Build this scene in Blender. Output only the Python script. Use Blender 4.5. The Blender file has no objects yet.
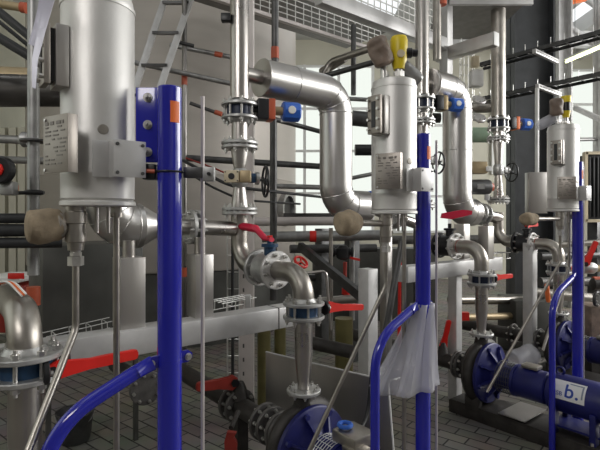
import bpy, bmesh, math, random
from mathutils import Vector, Matrix, Quaternion
V = Vector
random.seed(7)
S = bpy.context.scene
COL = S.collection
F, HC, HY = 470.0, 1.6, 216.0           # focal length in px, eye height, horizon row
U = V((.78, .626, 0)).normalized()      # along the row of pumps
W = V((.626, -.78, 0)).normalized()     # across the row, from the tank to the aisle
UP = V((0, 0, 1))

def P(px, py, d):
    return V(((px - 300) / F * d, d, HC - (py - HY) / F * d))
def ZY(py, d):
    return HC - (py - HY) / F * d

# ------------------------------------------------------------------ materials
def mat(name, col, metal=0., rough=.5, var=.12, scale=6., bump=0., bscale=60., stretch=(1, 1, 1), coat=0., rvar=.1):
    m = bpy.data.materials.new(name); m.use_nodes = True
    nt = m.node_tree; N = nt.nodes; L = nt.links
    b = N['Principled BSDF']
    b.inputs['Metallic'].default_value = metal
    b.inputs['Coat Weight'].default_value = coat
    tc = N.new('ShaderNodeTexCoord'); mp = N.new('ShaderNodeMapping')
    mp.inputs['Scale'].default_value = stretch
    L.new(tc.outputs['Object'], mp.inputs['Vector'])
    n = N.new('ShaderNodeTexNoise'); n.inputs['Scale'].default_value = scale; n.inputs['Detail'].default_value = 5
    L.new(mp.outputs['Vector'], n.inputs['Vector'])
    r = N.new('ShaderNodeValToRGB')
    r.color_ramp.elements[0].position = .3; r.color_ramp.elements[1].position = .7
    r.color_ramp.elements[0].color = tuple(max(0, c * (1 - var)) for c in col) + (1,)
    r.color_ramp.elements[1].color = tuple(min(1, c * (1 + var)) for c in col) + (1,)
    L.new(n.outputs['Fac'], r.inputs['Fac']); L.new(r.outputs['Color'], b.inputs['Base Color'])
    mr = N.new('ShaderNodeMapRange')
    mr.inputs['To Min'].default_value = max(.02, rough - rvar); mr.inputs['To Max'].default_value = min(1, rough + rvar)
    L.new(n.outputs['Fac'], mr.inputs['Value']); L.new(mr.outputs['Result'], b.inputs['Roughness'])
    if bump:
        n2 = N.new('ShaderNodeTexNoise'); n2.inputs['Scale'].default_value = bscale; n2.inputs['Detail'].default_value = 6
        L.new(mp.outputs['Vector'], n2.inputs['Vector'])
        bp = N.new('ShaderNodeBump'); bp.inputs['Strength'].default_value = bump; bp.inputs['Distance'].default_value = .01
        L.new(n2.outputs['Fac'], bp.inputs['Height']); L.new(bp.outputs['Normal'], b.inputs['Normal'])
    return m
def emit(name, col, st):
    m = bpy.data.materials.new(name); m.use_nodes = True
    nt = m.node_tree; nt.nodes.clear()
    e = nt.nodes.new('ShaderNodeEmission'); e.inputs['Color'].default_value = col + (1,); e.inputs['Strength'].default_value = st
    o = nt.nodes.new('ShaderNodeOutputMaterial'); nt.links.new(e.outputs[0], o.inputs[0])
    return m
def plastic(name, col, alpha):
    m = mat(name, col, 0, .35, .05)
    b = m.node_tree.nodes['Principled BSDF']
    b.inputs['Alpha'].default_value = alpha
    return m
M = dict(
    steel=mat('stainless steel', (.50, .475, .45), 1, .30, .10, 5, .03, 40),
    rough_steel=mat('pickled stainless steel', (.40, .375, .34), 1, .38, .16, 9, .05, 60),
    vessel=mat('bead blasted steel', (.64, .63, .61), .55, .46, .10, 4, .04, 90),
    clad=mat('cladding sheet', (.58, .565, .55), 1, .33, .06, 3, .04, 7),
    sheet=mat('brushed sheet steel', (.46, .44, .42), .9, .38, .12, 4, .03, 60, (1, 1, .2)),
    galv=mat('galvanised steel', (.36, .36, .355), .8, .45, .2, 14, .03, 60),
    bright=mat('bright galvanised steel', (.55, .545, .54), .35, .45, .1, 10),
    flange=mat('grey cast flange', (.50, .50, .49), .75, .42, .18, 22, .08, 80),
    flange_lt=mat('bright machined flange', (.72, .71, .70), .6, .38, .1, 20),
    bolt=mat('zinc bolt', (.58, .57, .55), .9, .32, .15, 40),
    dark=mat('dark scaffold steel', (.10, .10, .10), .7, .42, .3, 10),
    black=mat('black plastic', (.012, .012, .014), 0, .38, .2, 10),
    insul=mat('black rubber insulation', (.02, .021, .022), 0, .5, .3, 14, .1, 50),
    blue=mat('blue gloss paint', (.016, .019, .35), 0, .16, .08, 4, .02, 30, coat=.6),
    pblue=mat('pump blue paint', (.009, .012, .115), 0, .42, .2, 9, .06, 60),
    bblue=mat('bright blue plastic', (.03, .13, .55), 0, .35, .1, 10),
    vblue=mat('valve body blue', (.02, .06, .13), .1, .4, .25, 25),
    vnavy=mat('valve body navy', (.012, .02, .05), .1, .4, .25, 25),
    castgrey=mat('grimy grey casting', (.13, .125, .12), .4, .45, .25, 18, .1, 60),
    dmetal=mat('dark bright metal', (.22, .21, .20), 1, .30, .2, 6, .03, 40),
    iron=mat('dark cast iron', (.045, .041, .038), .35, .5, .3, 14, .15, 60),
    red=mat('red lever paint', (.70, .022, .015), 0, .35, .1, 8),
    crimson=mat('crimson lever paint', (.62, .02, .06), 0, .35, .1, 8),
    drred=mat('dull red paint', (.30, .03, .02), 0, .5, .2, 9),
    orange=mat('orange tape', (.80, .17, .035), 0, .5, .12, 12),
    brick=mat('orange red plastic', (.50, .10, .045), 0, .45, .12, 12),
    yellow=mat('yellow plastic', (.78, .60, .02), 0, .4, .1, 10),
    wrap=mat('tan insulation cloth', (.30, .24, .165), 0, .9, .25, 22, .6, 40),
    wool=mat('grey mineral wool', (.36, .33, .29), 0, .95, .3, 40, .8, 50),
    brown=mat('brown wrapping film', (.22, .165, .13), 0, .5, .3, 12, .5, 26),
    cream=mat('cream plastic', (.66, .57, .40), 0, .5, .1, 10),
    tan=mat('brass tan', (.42, .33, .20), .5, .45, .15, 12),
    olive=mat('olive lacquered pipe', (.20, .18, .075), .4, .35, .2, 7),
    tank=mat('beige tank shell', (.47, .435, .395), .25, .48, .10, 1.1, .03, 30, (1, 1, 3)),
    plinth=mat('dark tank skirt', (.085, .085, .078), .4, .5, .3, 3),
    platee=mat('engraved nameplate', (.34, .31, .28), .85, .42, .1, 16),
    etch=mat('faded etching', (.20, .18, .165), .6, .45, .1, 20),
    ink=mat('engraved ink', (.10, .09, .085), .2, .5, .1, 20),
    white=mat('white paint', (.78, .78, .76), 0, .5, .05, 6),
    pink=mat('pale post paint', (.62, .57, .55), .2, .45, .08, 6),
    rodm=mat('pale grey rod', (.50, .46, .45), .3, .45, .08, 8),
    wire=mat('bright wire', (.72, .72, .70), .6, .35, .08, 20),
    wallm=mat('cream hall wall', (.62, .60, .50), 0, .8, .06, 1.5),
    ceil=mat('hall roof sheet', (.55, .55, .54), 0, .8, .08, 1.5),
    beam=mat('dark hall column', (.055, .058, .062), .2, .5, .2, 5),
    grating=mat('grating steel', (.22, .21, .20), .6, .5, .2, 10),
    film=plastic('clear milky film', (.66, .66, .72), .42),
    lilac=plastic('milky lilac strip', (.62, .61, .70), .8),
    sky=emit('daylight window', (.95, 1., .93), .75),
    sky_r=emit('bright daylight window', (1., 1., .97), 1.6),
    lamp=emit('lit lamp tube', (.9, 1., .45), 6.),
    roofl=emit('rooflight', (.95, .98, 1.), .9),
    logo_blue=mat('logo blue', (.02, .06, .33), 0, .5, .02),
    logo_grey=mat('logo grey', (.25, .29, .36), 0, .5, .02),
)

# ------------------------------------------------------------------ mesh building
def frame(t):
    t = t.normalized()
    a = UP if abs(t.z) < .9 else V((1, 0, 0))
    x = t.cross(a).normalized()
    return x, t.cross(x).normalized()
def bend(pts, R, n=7):
    out = [V(pts[0])]
    for i in range(1, len(pts) - 1):
        a, b, c = V(pts[i - 1]), V(pts[i]), V(pts[i + 1])
        d1, d2 = (a - b).normalized(), (c - b).normalized()
        ang = d1.angle(d2)
        if ang > 3.1: out.append(b); continue
        r = R[i - 1] if isinstance(R, (list, tuple)) else R
        k = min(r / math.tan(ang / 2), (a - b).length * .499 if i > 1 else (a - b).length * .99, (c - b).length * .499 if i < len(pts) - 2 else (c - b).length * .99)
        r = k * math.tan(ang / 2)
        cen = b + (d1 + d2).normalized() * (r / math.sin(ang / 2))
        s, e = b + d1 * k - cen, b + d2 * k - cen
        tot = s.angle(e); ax = s.cross(e).normalized()
        for j in range(n + 1):
            out.append(cen + Quaternion(ax, tot * j / n) @ s)
    out.append(V(pts[-1]))
    return out
XF = None                                # set while a vessel group is built: shrinks it toward the camera
class MB:
    def __init__(s): s.bm = bmesh.new()
    def ring(s, c, x, y, r, n):
        return [s.bm.verts.new(c + x * (r * math.cos(2 * math.pi * k / n)) + y * (r * math.sin(2 * math.pi * k / n))) for k in range(n)]
    def skin(s, rings, caps=True, closed=False):
        n = len(rings[0])
        pr = list(zip(rings, rings[1:])) + ([(rings[-1], rings[0])] if closed else [])
        for a, b in pr:
            for k in range(n):
                s.bm.faces.new((a[k], a[(k + 1) % n], b[(k + 1) % n], b[k]))
        if caps and not closed:
            s.bm.faces.new(list(reversed(rings[0]))); s.bm.faces.new(rings[-1])
    def tube(s, pts, r, n=14, caps=True):
        pts = [V(p) for p in pts]
        rr = r if isinstance(r, (list, tuple)) else [r] * len(pts)
        t0 = (pts[1] - pts[0]).normalized(); x, y = frame(t0); rings = []
        for i, p in enumerate(pts):
            if i == 0: t = t0
            elif i == len(pts) - 1: t = (pts[i] - pts[i - 1]).normalized()
            else: t = ((pts[i] - pts[i - 1]).normalized() + (pts[i + 1] - pts[i]).normalized()).normalized()
            q = t0.rotation_difference(t); x = q @ x; y = q @ y; t0 = t
            rings.append(s.ring(p, x, y, rr[i], n))
        s.skin(rings, caps); return s
    def lathe(s, c, ax, prof, n=28):
        """prof: (distance along ax, radius)"""
        ax = ax.normalized(); x, y = frame(ax)
        s.skin([s.ring(c + ax * t, x, y, max(r, .0004), n) for t, r in prof]); return s
    def disc(s, c, ax, R, t, n=28, b=None):
        b = b or min(t * .2, R * .1)
        return s.lathe(c, ax, [(-t / 2, R - b), (-t / 2 + b, R), (t / 2 - b, R), (t / 2, R - b)], n)
    def hexa(s, c, ax, R, t): return s.lathe(c, ax, [(-t / 2, R), (t / 2, R)], 6)
    def torus(s, c, ax, R, r, n=28, m=8, a0=0, a1=2 * math.pi):
        x, y = frame(ax); ax = ax.normalized(); rings = []
        full = a1 - a0 > 6.28
        for k in range(n + (0 if full else 1)):
            a = a0 + (a1 - a0) * k / n; d = x * math.cos(a) + y * math.sin(a)
            rings.append(s.ring(c + d * R, d, ax, r, m))
        s.skin(rings, True, full); return s
    def box(s, c, sx, sy, sz, ex=U, ey=W, ez=UP, b=0.):
        c = V(c); vs = []
        for i in (-1, 1):
            for j in (-1, 1):
                for k in (-1, 1):
                    vs.append(s.bm.verts.new(c + ex * (i * sx / 2) + ey * (j * sy / 2) + ez * (k * sz / 2)))
        fs = [s.bm.faces.new([vs[i] for i in q]) for q in ((0, 1, 3, 2), (4, 6, 7, 5), (0, 4, 5, 1), (2, 3, 7, 6), (0, 2, 6, 4), (1, 5, 7, 3))]
        if b:
            es = list({e for f in fs for e in f.edges})
            bmesh.ops.bevel(s.bm, geom=es, offset=b, segments=2, affect='EDGES', profile=.5)
        return s
    def bar(s, a, b_, w, h, side=None, b=0.):
        """rectangular bar from a to b_: w across (side direction), h in the third"""
        a, b_ = V(a), V(b_); t = (b_ - a).normalized()
        if side is None: sx, sy = frame(t)
        else:
            sx = (side - t * side.dot(t)).normalized(); sy = t.cross(sx)
        return s.box((a + b_) / 2, (b_ - a).length, w, h, t, sx, sy, b)
    def prism(s, poly, o, ex, ey, th):
        ez = ex.cross(ey).normalized()
        a = [s.bm.verts.new(o + ex * p[0] + ey * p[1] - ez * (th / 2)) for p in poly]
        b = [s.bm.verts.new(o + ex * p[0] + ey * p[1] + ez * (th / 2)) for p in poly]
        s.bm.faces.new(list(reversed(a))); s.bm.faces.new(b)
        n = len(a)
        for k in range(n): s.bm.faces.new((a[k], a[(k + 1) % n], b[(k + 1) % n], b[k]))
        return s
    def build(s, name, m, parent=None, label=None, cat=None, group=None, kind=None, plabel=None):
        bm = s.bm
        if XF:
            for v in bm.verts: v.co = XF(v.co)
        bmesh.ops.recalc_face_normals(bm, faces=bm.faces)
        for f in bm.faces: f.smooth = True
        for e in bm.edges:
            if len(e.link_faces) == 2 and e.calc_face_angle(0) > .62: e.smooth = False
        off = V()
        if parent is not None:
            p = parent
            while p.parent is not None: p = p.parent
            off = p.location
        else:
            lo = V([min(v.co[i] for v in bm.verts) for i in range(3)]); hi = V([max(v.co[i] for v in bm.verts) for i in range(3)])
            off = V(((lo.x + hi.x) / 2, (lo.y + hi.y) / 2, lo.z))
        for v in bm.verts: v.co -= off
        me = bpy.data.meshes.new(name); bm.to_mesh(me); bm.free()
        me.materials.append(M[m] if isinstance(m, str) else m)
        o = bpy.data.objects.new(name, me); COL.objects.link(o)
        if parent is not None: o.parent = parent
        else: o.location = off.copy()
        if plabel: o['label'] = plabel
        return tag(o, label, cat, group, kind)
def tag(o, label=None, cat=None, group=None, kind=None):
    if label: o['label'] = label
    if cat: o['category'] = cat
    if group: o['group'] = group
    if kind: o['kind'] = kind
    return o
def thing(name, label, cat, loc, group=None):
    o = bpy.data.objects.new(name, None); COL.objects.link(o)
    o.location = XF(V(loc)) if XF else V(loc); o.empty_display_size = .05
    return tag(o, label, cat, group)
def struct(name, mb, m, parent=None): return mb.build(name, m, parent, kind='structure' if parent is None else None)
X, Y = V((1, 0, 0)), V((0, 1, 0))

def flange(parent, c, ax, R, t, m='flange', nb=8, each=True, hub=None, turn=.2, bs=1.):
    """weld-neck flange disc; its bolts are sub-parts"""
    mb = MB().disc(c, ax, R, t, 32)
    if hub: mb.lathe(c, ax, hub, 24)
    f = mb.build('flange', m, parent)
    x, y = frame(ax); a = ax.normalized()
    allb = MB()
    for k in range(nb):
        q = turn + 2 * math.pi * k / nb
        p = c + (x * math.cos(q) + y * math.sin(q)) * (R * .80)
        b = MB() if each else allb
        h = .012 * bs * R / .1
        b.hexa(p + a * (t / 2 + h / 2), a, .0105 * bs * R / .1, h).hexa(p - a * (t / 2 + h / 2), a, .0105 * bs * R / .1, h)
        b.lathe(p, a, [(-t / 2 - h * 1.8, .0055 * R / .1), (t / 2 + h * 1.8, .0055 * R / .1)], 8)
        if each: b.build('bolt', 'bolt', f)
    if not each: allb.build('bolts', 'bolt', f); 
    return f

def wafer_valve(name, label, c, ax, R, gap, body='vblue', m='flange', each=True, group=None, nb=8, t=.018):
    """two flanges clamped on a valve body by long studs"""
    r = thing(name, label, 'valve', c - UP * (R if abs(ax.z) < .5 else gap / 2 + t), group)
    a = ax.normalized(); x, y = frame(a)
    MB().lathe(c, a, [(-gap / 2, R * .70), (gap / 2, R * .70)], 28).build('valve_body', body, r)
    for s in (-1, 1):
        MB().lathe(c + a * s * (gap / 2 + t / 2), a * s, [(-t / 2, R * .97), (-t / 2 + .003, R), (t / 2 - .003, R), (t / 2, R * .97), (t / 2, R * .60), (t / 2 + .02, R * .5)], 32).build('flange', m, r)
    for k in range(nb):
        q = .25 + 2 * math.pi * k / nb
        p = c + (x * math.cos(q) + y * math.sin(q)) * (R * .82)
        h = gap / 2 + t; w = .12 * R
        b = MB().lathe(p, a, [(-h - .03, w * .5), (h + .03, w * .5)], 8)
        for s in (-1, 1): b.hexa(p + a * s * (h + .009), a, w, .016)
        b.build('stud_bolt', 'bolt', r)
    return r
def lever(parent, base, d, L, m='red', w=.028, hub_d=None, drop=0., hubm='black', side=UP):
    """a flat hand lever with a waisted hub and a fatter grip"""
    d = d.normalized(); e = base + d * L - UP * drop
    t = (e - base).normalized(); s = (side - t * side.dot(t)).normalized()
    pts = [(-.02, -.5 * w), (.02, -.95 * w), (.16 * L, -.62 * w), (.42 * L, -.5 * w), (.62 * L, -.52 * w), (.97 * L, -.52 * w), (L, -.3 * w), (L, .3 * w), (.97 * L, .52 * w), (.62 * L, .52 * w), (.42 * L, .46 * w), (.16 * L, .62 * w), (.02, .95 * w), (-.02, .5 * w)]
    mb = MB().prism(pts, base, t, s, w * .55)
    bmesh.ops.bevel(mb.bm, geom=list(mb.bm.edges), offset=w * .1, segments=2, affect='EDGES')
    lv = mb.build('lever', m, parent)
    n = t.cross(s)
    MB().hexa(base + n * 0, n, w * .5, w * .8).build('hub_nut', hubm, lv)
    return lv

# ------------------------------------------------------------------ the hall
struct('floor', MB().box(V((0, 4.5, -.05)), 20, 19, .1, X, Y), 'iron')
fl = bpy.data.objects['floor']
fm = bpy.data.materials.new('block paving'); fm.use_nodes = True
nt = fm.node_tree; b = nt.nodes['Principled BSDF']
tc = nt.nodes.new('ShaderNodeTexCoord'); mp = nt.nodes.new('ShaderNodeMapping'); mp.inputs['Rotation'].default_value = (0, 0, math.radians(38.7))
bt = nt.nodes.new('ShaderNodeTexBrick'); bt.inputs['Scale'].default_value = 1
bt.inputs['Brick Width'].default_value = .22; bt.inputs['Row Height'].default_value = .11; bt.inputs['Mortar Size'].default_value = .006
bt.inputs['Color1'].default_value = (.29, .265, .235, 1); bt.inputs['Color2'].default_value = (.20, .183, .163, 1); bt.inputs['Mortar'].default_value = (.03, .028, .026, 1)
nz = nt.nodes.new('ShaderNodeTexNoise'); nz.inputs['Scale'].default_value = 3; nz.inputs['Detail'].default_value = 6
mx = nt.nodes.new('ShaderNodeMixRGB'); mx.blend_type = 'MULTIPLY'; mx.inputs['Fac'].default_value = .5
nt.links.new(tc.outputs['Object'], mp.inputs['Vector']); nt.links.new(mp.outputs['Vector'], bt.inputs['Vector']); nt.links.new(tc.outputs['Object'], nz.inputs['Vector'])
nt.links.new(bt.outputs['Color'], mx.inputs['Color1']); nt.links.new(nz.outputs['Color'], mx.inputs['Color2']); nt.links.new(mx.outputs['Color'], b.inputs['Base Color'])
bp = nt.nodes.new('ShaderNodeBump'); bp.inputs['Strength'].default_value = .5; bp.inputs['Distance'].default_value = .01
nt.links.new(bt.outputs['Fac'], bp.inputs['Height']); bp.invert = True; nt.links.new(bp.outputs['Normal'], b.inputs['Normal'])
b.inputs['Roughness'].default_value = .6
fl.data.materials[0] = fm

struct('wall_back', MB().box(V((0, 12.1, 3)), 20, .2, 6.2, X, Y), 'wallm')
struct('wall_left', MB().box(V((-6.1, 4.0, 3)), .2, 16.4, 6.2, X, Y), 'wallm')
struct('wall_right', MB().box(V((9.1, 4.0, 3)), .2, 16.4, 6.2, X, Y), 'wallm')
struct('wall_front', MB().box(V((1.5, -4.1, 3)), 15.4, .2, 6.2, X, Y), 'grating')  # unseen wall behind the camera, added dark to cut the ambient light
struct('ceiling', MB().box(V((1.5, 4.0, 6.2)), 15.4, 16.4, .2, X, Y), 'ceil')
def window(n, c, w, h, ex, ey, nx, nz, strength='sky'):
    """window with frame bars and a lit pane"""
    fr = MB()
    for k in range(nx + 1): fr.box(c + ex * (w * (k / nx - .5)) + ey * .03, .07, .08, h + .08, ex, ey)
    for k in range(nz + 1): fr.box(c + UP * (h * (k / nz - .5)) + ey * .03, w + .06, .07, .06, ex, ey)
    o = struct('window_%d' % n, fr, 'white')
    MB().box(c, w, .02, h, ex, ey).build('pane', strength, o)
window(1, V((.55, 11.98, 3.25)), 2.6, 4.3, X, -Y, 3, 4)
window(2, V((-5.1, 11.98, 2.9)), 1.6, 5.0, X, -Y, 2, 4)
window(3, V((6.7, 11.98, 4.0)), 3.6, 2.6, X, -Y, 4, 3)
window(4, V((8.98, 4.4, 3.8)), 12., 3.8, Y, -X, 8, 3, 'sky_r')
window(5, V((-5.98, 1.2, 3.4)), 5., 3.4, Y, X, 4, 3)
window(6, V((3.1, 11.98, 3.0)), 1.4, 3.6, X, -Y, 2, 4)
for k, (cx, cy) in enumerate(((-2.5, 1.2), (1.5, 1.2), (5.5, 1.2), (-2.5, 8.5), (1.5, 8.5), (5.8, 8.5))):
    MB().box(V((cx, cy, 6.08)), 1.2, 4.6, .03, X, Y).build('rooflight', 'roofl', label=None, kind='structure').name = 'window_%d' % (10 + k)
# roof rafters seen at the top right
for k in range(5):
    struct('beam_%d' % (k + 1), MB().box(V((5.2 + .95 * k, 7.5, 5.75)), .12, 9, .34, X, Y), 'ceil')
struct('beam_6', MB().box(V((6, 9.6, 5.2)), 7, .16, .3, X, Y), 'bright')

# hall column, dark, H section
def hcol(name, px, d, w, dep, m, label=None):
    c = V(((px - 300) / F * d, d, 3.05))
    mb = MB().box(c - W * 0, w, .02, 6.1, X, Y).box(c - X * (w / 2 - .012), .024, dep, 6.1, X, Y).box(c + X * (w / 2 - .012), .024, dep, 6.1, X, Y)
    return struct(name, mb, m)
hcol('column_1', 530, 6.95, .58, .3, 'beam')
hcol('column_2', 562, 8.3, .24, .24, 'bright')
hcol('column_3', 604, 8.8, .26, .26, 'bright')

# ------------------------------------------------------------------ the big tank
tk = thing('storage_tank', 'large beige cylindrical storage tank behind the scaffold', 'tank', (-2.07, 7.5, 0))
tc_ = V((-2.07, 7.5, 0))
MB().lathe(tc_, UP, [(.92, 1.98), (.95, 2.0), (2.1, 2.0), (2.115, 2.008), (2.13, 2.0), (3.3, 2.0), (3.315, 2.008), (3.33, 2.0), (4.6, 2.0), (4.9, 1.8), (5.1, 1.2), (5.2, 0.1)], 96).build('shell', 'tank', tk)
MB().lathe(tc_, UP, [(.0, 1.95), (.93, 1.95)], 64).build('skirt', 'plinth', tk)
mb = MB(); 
q = V((-2.07, 7.5, 0)) + V((.93, -.37, 0)).normalized() * 2; n_ = V((.93, -.37, 0)).normalized()
mb.lathe(q + UP * 1.70 - n_ * .05, n_, [(0, .24), (.12, .24), (.12, .19), (.02, .185)], 32)
mh = mb.build('manhole', 'galv', tk)
MB().disc(q + UP * 1.70 + n_ * .02, n_, .18, .02).build('manhole_cover', 'black', mh)
# low dark steel panel in front of the tank foot
pd = MB().box(P(86, 289, 3.35) , .64, .5, .66, U, W, b=.006)
pd = pd.build('control_cabinet', 'plinth', label='low dark olive steel cabinet behind the drain tube under the first vessel', cat='cabinet')
for i_ in (-1, 1):
    for j_ in (-1, 1):
        q = P(86, 289, 3.35) + U * (.28 * i_) + W * (.21 * j_)
        MB().box(V((q.x, q.y, .38)), .03, .03, .76, U, W).build('leg', 'plinth', pd)
# ------------------------------------------------------------------ the three process vessels
VC = [V((-.80, 1.85, 0)), V((.57, 2.85, 0)), V((2.49, 4.45, 0))]
VR = .135
CAM_SHRINK = [(V((-.603, 1.406, 0)), .76), (V((.433, 2.166, 0)), .76), (V((1.947, 3.480, 0)), .782)]   # where each vessel stands, its group shrunk toward the camera, and the scale
def shrink_to_cam(i):
    global XF
    if i is None: XF = None; return 0
    co, (cn, q) = VC[i], CAM_SHRINK[i]
    XF = lambda p: V((cn.x + (p.x - co.x) * q, cn.y + (p.y - co.y) * q, HC + (p.z - HC) * q))
    return HC - HC / q                   # the floor, in units before the shrinking
vlab = ['large matt steel vessel nearest, cut by the top edge, next to the thick blue post',
        'matt steel vessel in the middle under the yellow sensor and brown wrapped bag',
        'smallest looking steel vessel, far right beside the black ribbed duct']
VB = [1.655, 1.63, 1.66]; VT = [2.46, 2.42, 2.46]
def vessel(i):
    shrink_to_cam(i)
    c, zb, zt = VC[i], VB[i], VT[i]
    r = thing('process_vessel', vlab[i], 'vessel', (c.x, c.y, zb - .03), 'process vessels on blue posts')
    MB().lathe(c, UP, [(zb, VR * .2), (zb + .002, VR * .93), (zb + .012, VR), (zb + .10, VR), (zb + .104, VR + .0012), (zb + .108, VR), (zt - .05, VR), (zt - .012, VR * .95), (zt, VR * .75), (zt + .012, .03)], 64).build('shell', 'vessel', r)
    MB().lathe(c, UP, [(zb - .018, VR * 1.0), (zb - .014, VR + .004), (zb - .002, VR + .004), (zb + .003, VR)], 64).build('bottom_rim', 'vessel', r)
    MB().lathe(c, UP, [(zt - .06, VR + .003), (zt - .046, VR + .003)], 64).build('top_seam', 'vessel', r)
    # sight glass: two stacked frames facing along -U
    for zc, nm in ((2.185, 0),):
        o = c - U * (VR + .0) + W * .02
        b0 = MB().box(o - U * .008 + UP * zc, .045, .10, .225, U, W, b=.003).build('sight_glass', 'sheet', r)
        MB().box(o - U * .058 + UP * zc, .022, .095, .22, U, W, b=.003).build('cover_plate', 'platee', b0)
        MB().box(o - U * .039 + UP * zc, .020, .07, .19, U, W).build('gasket', 'black', b0)
        MB().box(o - U * .0705 + UP * zc, .004, .028, .15, U, W).build('glass_slot', 'black', b0)
        for s in (-1, 1):
            for k in range(4):
                p = o - U * .075 + W * (s * .036) + UP * (zc - .085 + k * .0567)
                MB().hexa(p, -U, .009, .016).build('bolt', 'bolt', b0)
    # nameplate on a bent bracket
    a = c - U * .172 + W * .10
    nu = (U * .94 - W * .34); nw = (W * .94 + U * .34)      # the plate is turned a little to the aisle
    zc = 1.855
    npl = MB().box(a + UP * zc, .004, .15, .205, nu, nw, b=.0015)
    npl.box(a + nw * .073 + nu * .018 + UP * zc, .036, .004, .205, nu, nw, b=.0015)
    npl = npl.build('nameplate', 'platee', r)
    ik = MB(); rnd = random.Random(3)
    for k in range(11):
        y0 = zc + .075 - k * .0145
        x0 = -.06
        while x0 < .05:
            l = rnd.uniform(.012, .035)
            if k in (0, 10) or rnd.random() < .8: ik.box(a - nu * .003 + nw * (x0 + l / 2) + UP * y0, .0012, l, .0055 if k else .012, nu, nw)
            x0 += l + rnd.uniform(.006, .02)
    ik.build('engraving', 'etch', npl)
    for s in (-1, 1):
        MB().tube([a - nw * .05 + UP * (zc + s * .07), a - nw * .05 + UP * (zc + s * .07) + nu * .07], .008, 8).build('standoff', 'bolt', npl)
        MB().disc(a - nu * .003 - nw * .062 + UP * (zc + s * .09), nu, .006, .006, 10).build('rivet', 'bolt', npl)
    # weld pads where the brackets meet the shell
    for ang, zz in ((-.15, 1.92), (-.15, 1.78), (.18, 1.87), (.15, 1.775)):
        n = (W * math.cos(ang) + U * math.sin(ang)).normalized()
        MB().lathe(c + n * (VR - .002) + UP * zz, n, [(0, .02), (.0035, .018), (.0042, .012), (.0042, .004)], 18).build('weld_pad', 'rough_steel', r)
    # plate with four bolts on a Z bracket, facing the aisle
    a = c + U * .055 + W * .20
    zc = 1.81
    pl = MB().box(a + UP * zc, .118, .005, .135, U, W, b=.0015)
    pl.box(a - U * .0565 - W * .03 + UP * zc, .005, .06, .135, U, W, b=.0015).box(a - U * .085 - W * .058 + UP * zc, .062, .005, .135, U, W, b=.0015)
    pl = pl.build('mounting_plate', 'bright', r)
    for s in (-1, 1):
        for k in (-1, 1):
            MB().disc(a + U * (s * .046) + W * .004 + UP * (zc + k * .052), W, .0065, .006, 12).build('bolt', 'dark', pl)
    # bottom nozzle with union fitting
    n0 = c - U * .085 + W * .01
    nz = MB().lathe(n0, UP, [(zb - .075, .030), (zb - .073, .036), (zb - .002, .036)], 24)
    nz.lathe(n0, UP, [(zb - .125, .030), (zb - .122, .034), (zb - .085, .034), (zb - .082, .040), (zb - .04, .040), (zb - .036, .033)], 24)
    nz.lathe(n0, UP, [(zb - .155, .034), (zb - .152, .037), (zb - .120, .037)], 24)
    nz.lathe(n0, UP, [(zb - .185, .028), (zb - .155, .031)], 24).build('drain_nozzle', 'rough_steel', r)
    MB().hexa(n0 + UP * (zb - .03), UP, .024, .022).build('hex_nut', 'bolt', r)
    MB().lathe(n0, UP, [(zb - .20, .016), (zb - .185, .02)], 16).hexa(n0 + UP * (zb - .20), UP, .021, .014).hexa(n0 + UP * (zb - .226), UP, .029, .034).build('compression_fitting', 'bolt', r)
    n1 = c + U * .06 + W * .03
    MB().hexa(n1 + UP * (zb - .03), UP, .02, .026).lathe(n1, UP, [(zb - .06, .026), (zb - .042, .026)], 20).build('tube_fitting', 'rough_steel', r)
    for k in (-.02, .022):
        p = c + U * k + W * .05
        MB().lathe(p, UP, [(zb - .12, .008), (zb, .008)], 12).build('pin', 'steel', r)
    # lid fittings
    for k, (a_, h) in enumerate(((-.05, .05), (.0, .035), (.05, .045), (.02, .03))):
        p = c + U * a_ + W * (.03 if k % 2 else -.02)
        MB().lathe(p, UP, [(zt - .01, .018), (zt + h * .5, .018)], 14).hexa(p + UP * (zt + h * .7), UP, .022, h * .5).build('lid_fitting', 'bolt', r)
    return n0, n1
NZ = [vessel(i) for i in range(3)]

# drain tubes: from the nozzle down, then slanting back to the pump seal
dl = ['slanting steel drain tube hanging from the nearest vessel, ending by the blue brace',
      'slanting steel drain tube below the middle vessel, crossing in front of the splash plate',
      'slanting steel drain tube below the far right vessel, crossing the stickered pump']
for i, (L_, zend, zb_) in enumerate(((P(21, 464, 1.50), 0, 1.17), (P(305, 460, 2.66), 0, 1.19), (P(487, 392, 4.25), 0, 1.17))):
    shrink_to_cam(i)
    n0 = NZ[i][0]
    pts = bend([n0 + UP * (VB[i] - .24), n0 + UP * zb_, L_], .08)
    MB().tube(pts, .013, 12).build('drain_tube', 'rough_steel', label=dl[i], cat='tube', group=None)
dl = ['straight dark steel tube hanging from the nearest vessel down past the blue brace',
      'straight steel tube under the middle vessel, close by the blue post',
      'second slanting tube below the far right vessel, behind its drain tube']
for i in range(3):
    n1 = NZ[i][1]; fz = shrink_to_cam(i)
    pts = [n1 + UP * (VB[i] - .06), n1 + UP * fz] if i < 2 else bend([n1 + UP * (VB[i] - .06), n1 + UP * 1.1, n1 - U * .55 + UP * .42], .08)
    MB().tube(pts, .0125, 12).build('relief_tube', 'rough_steel', label=dl[i], cat='tube')

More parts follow.
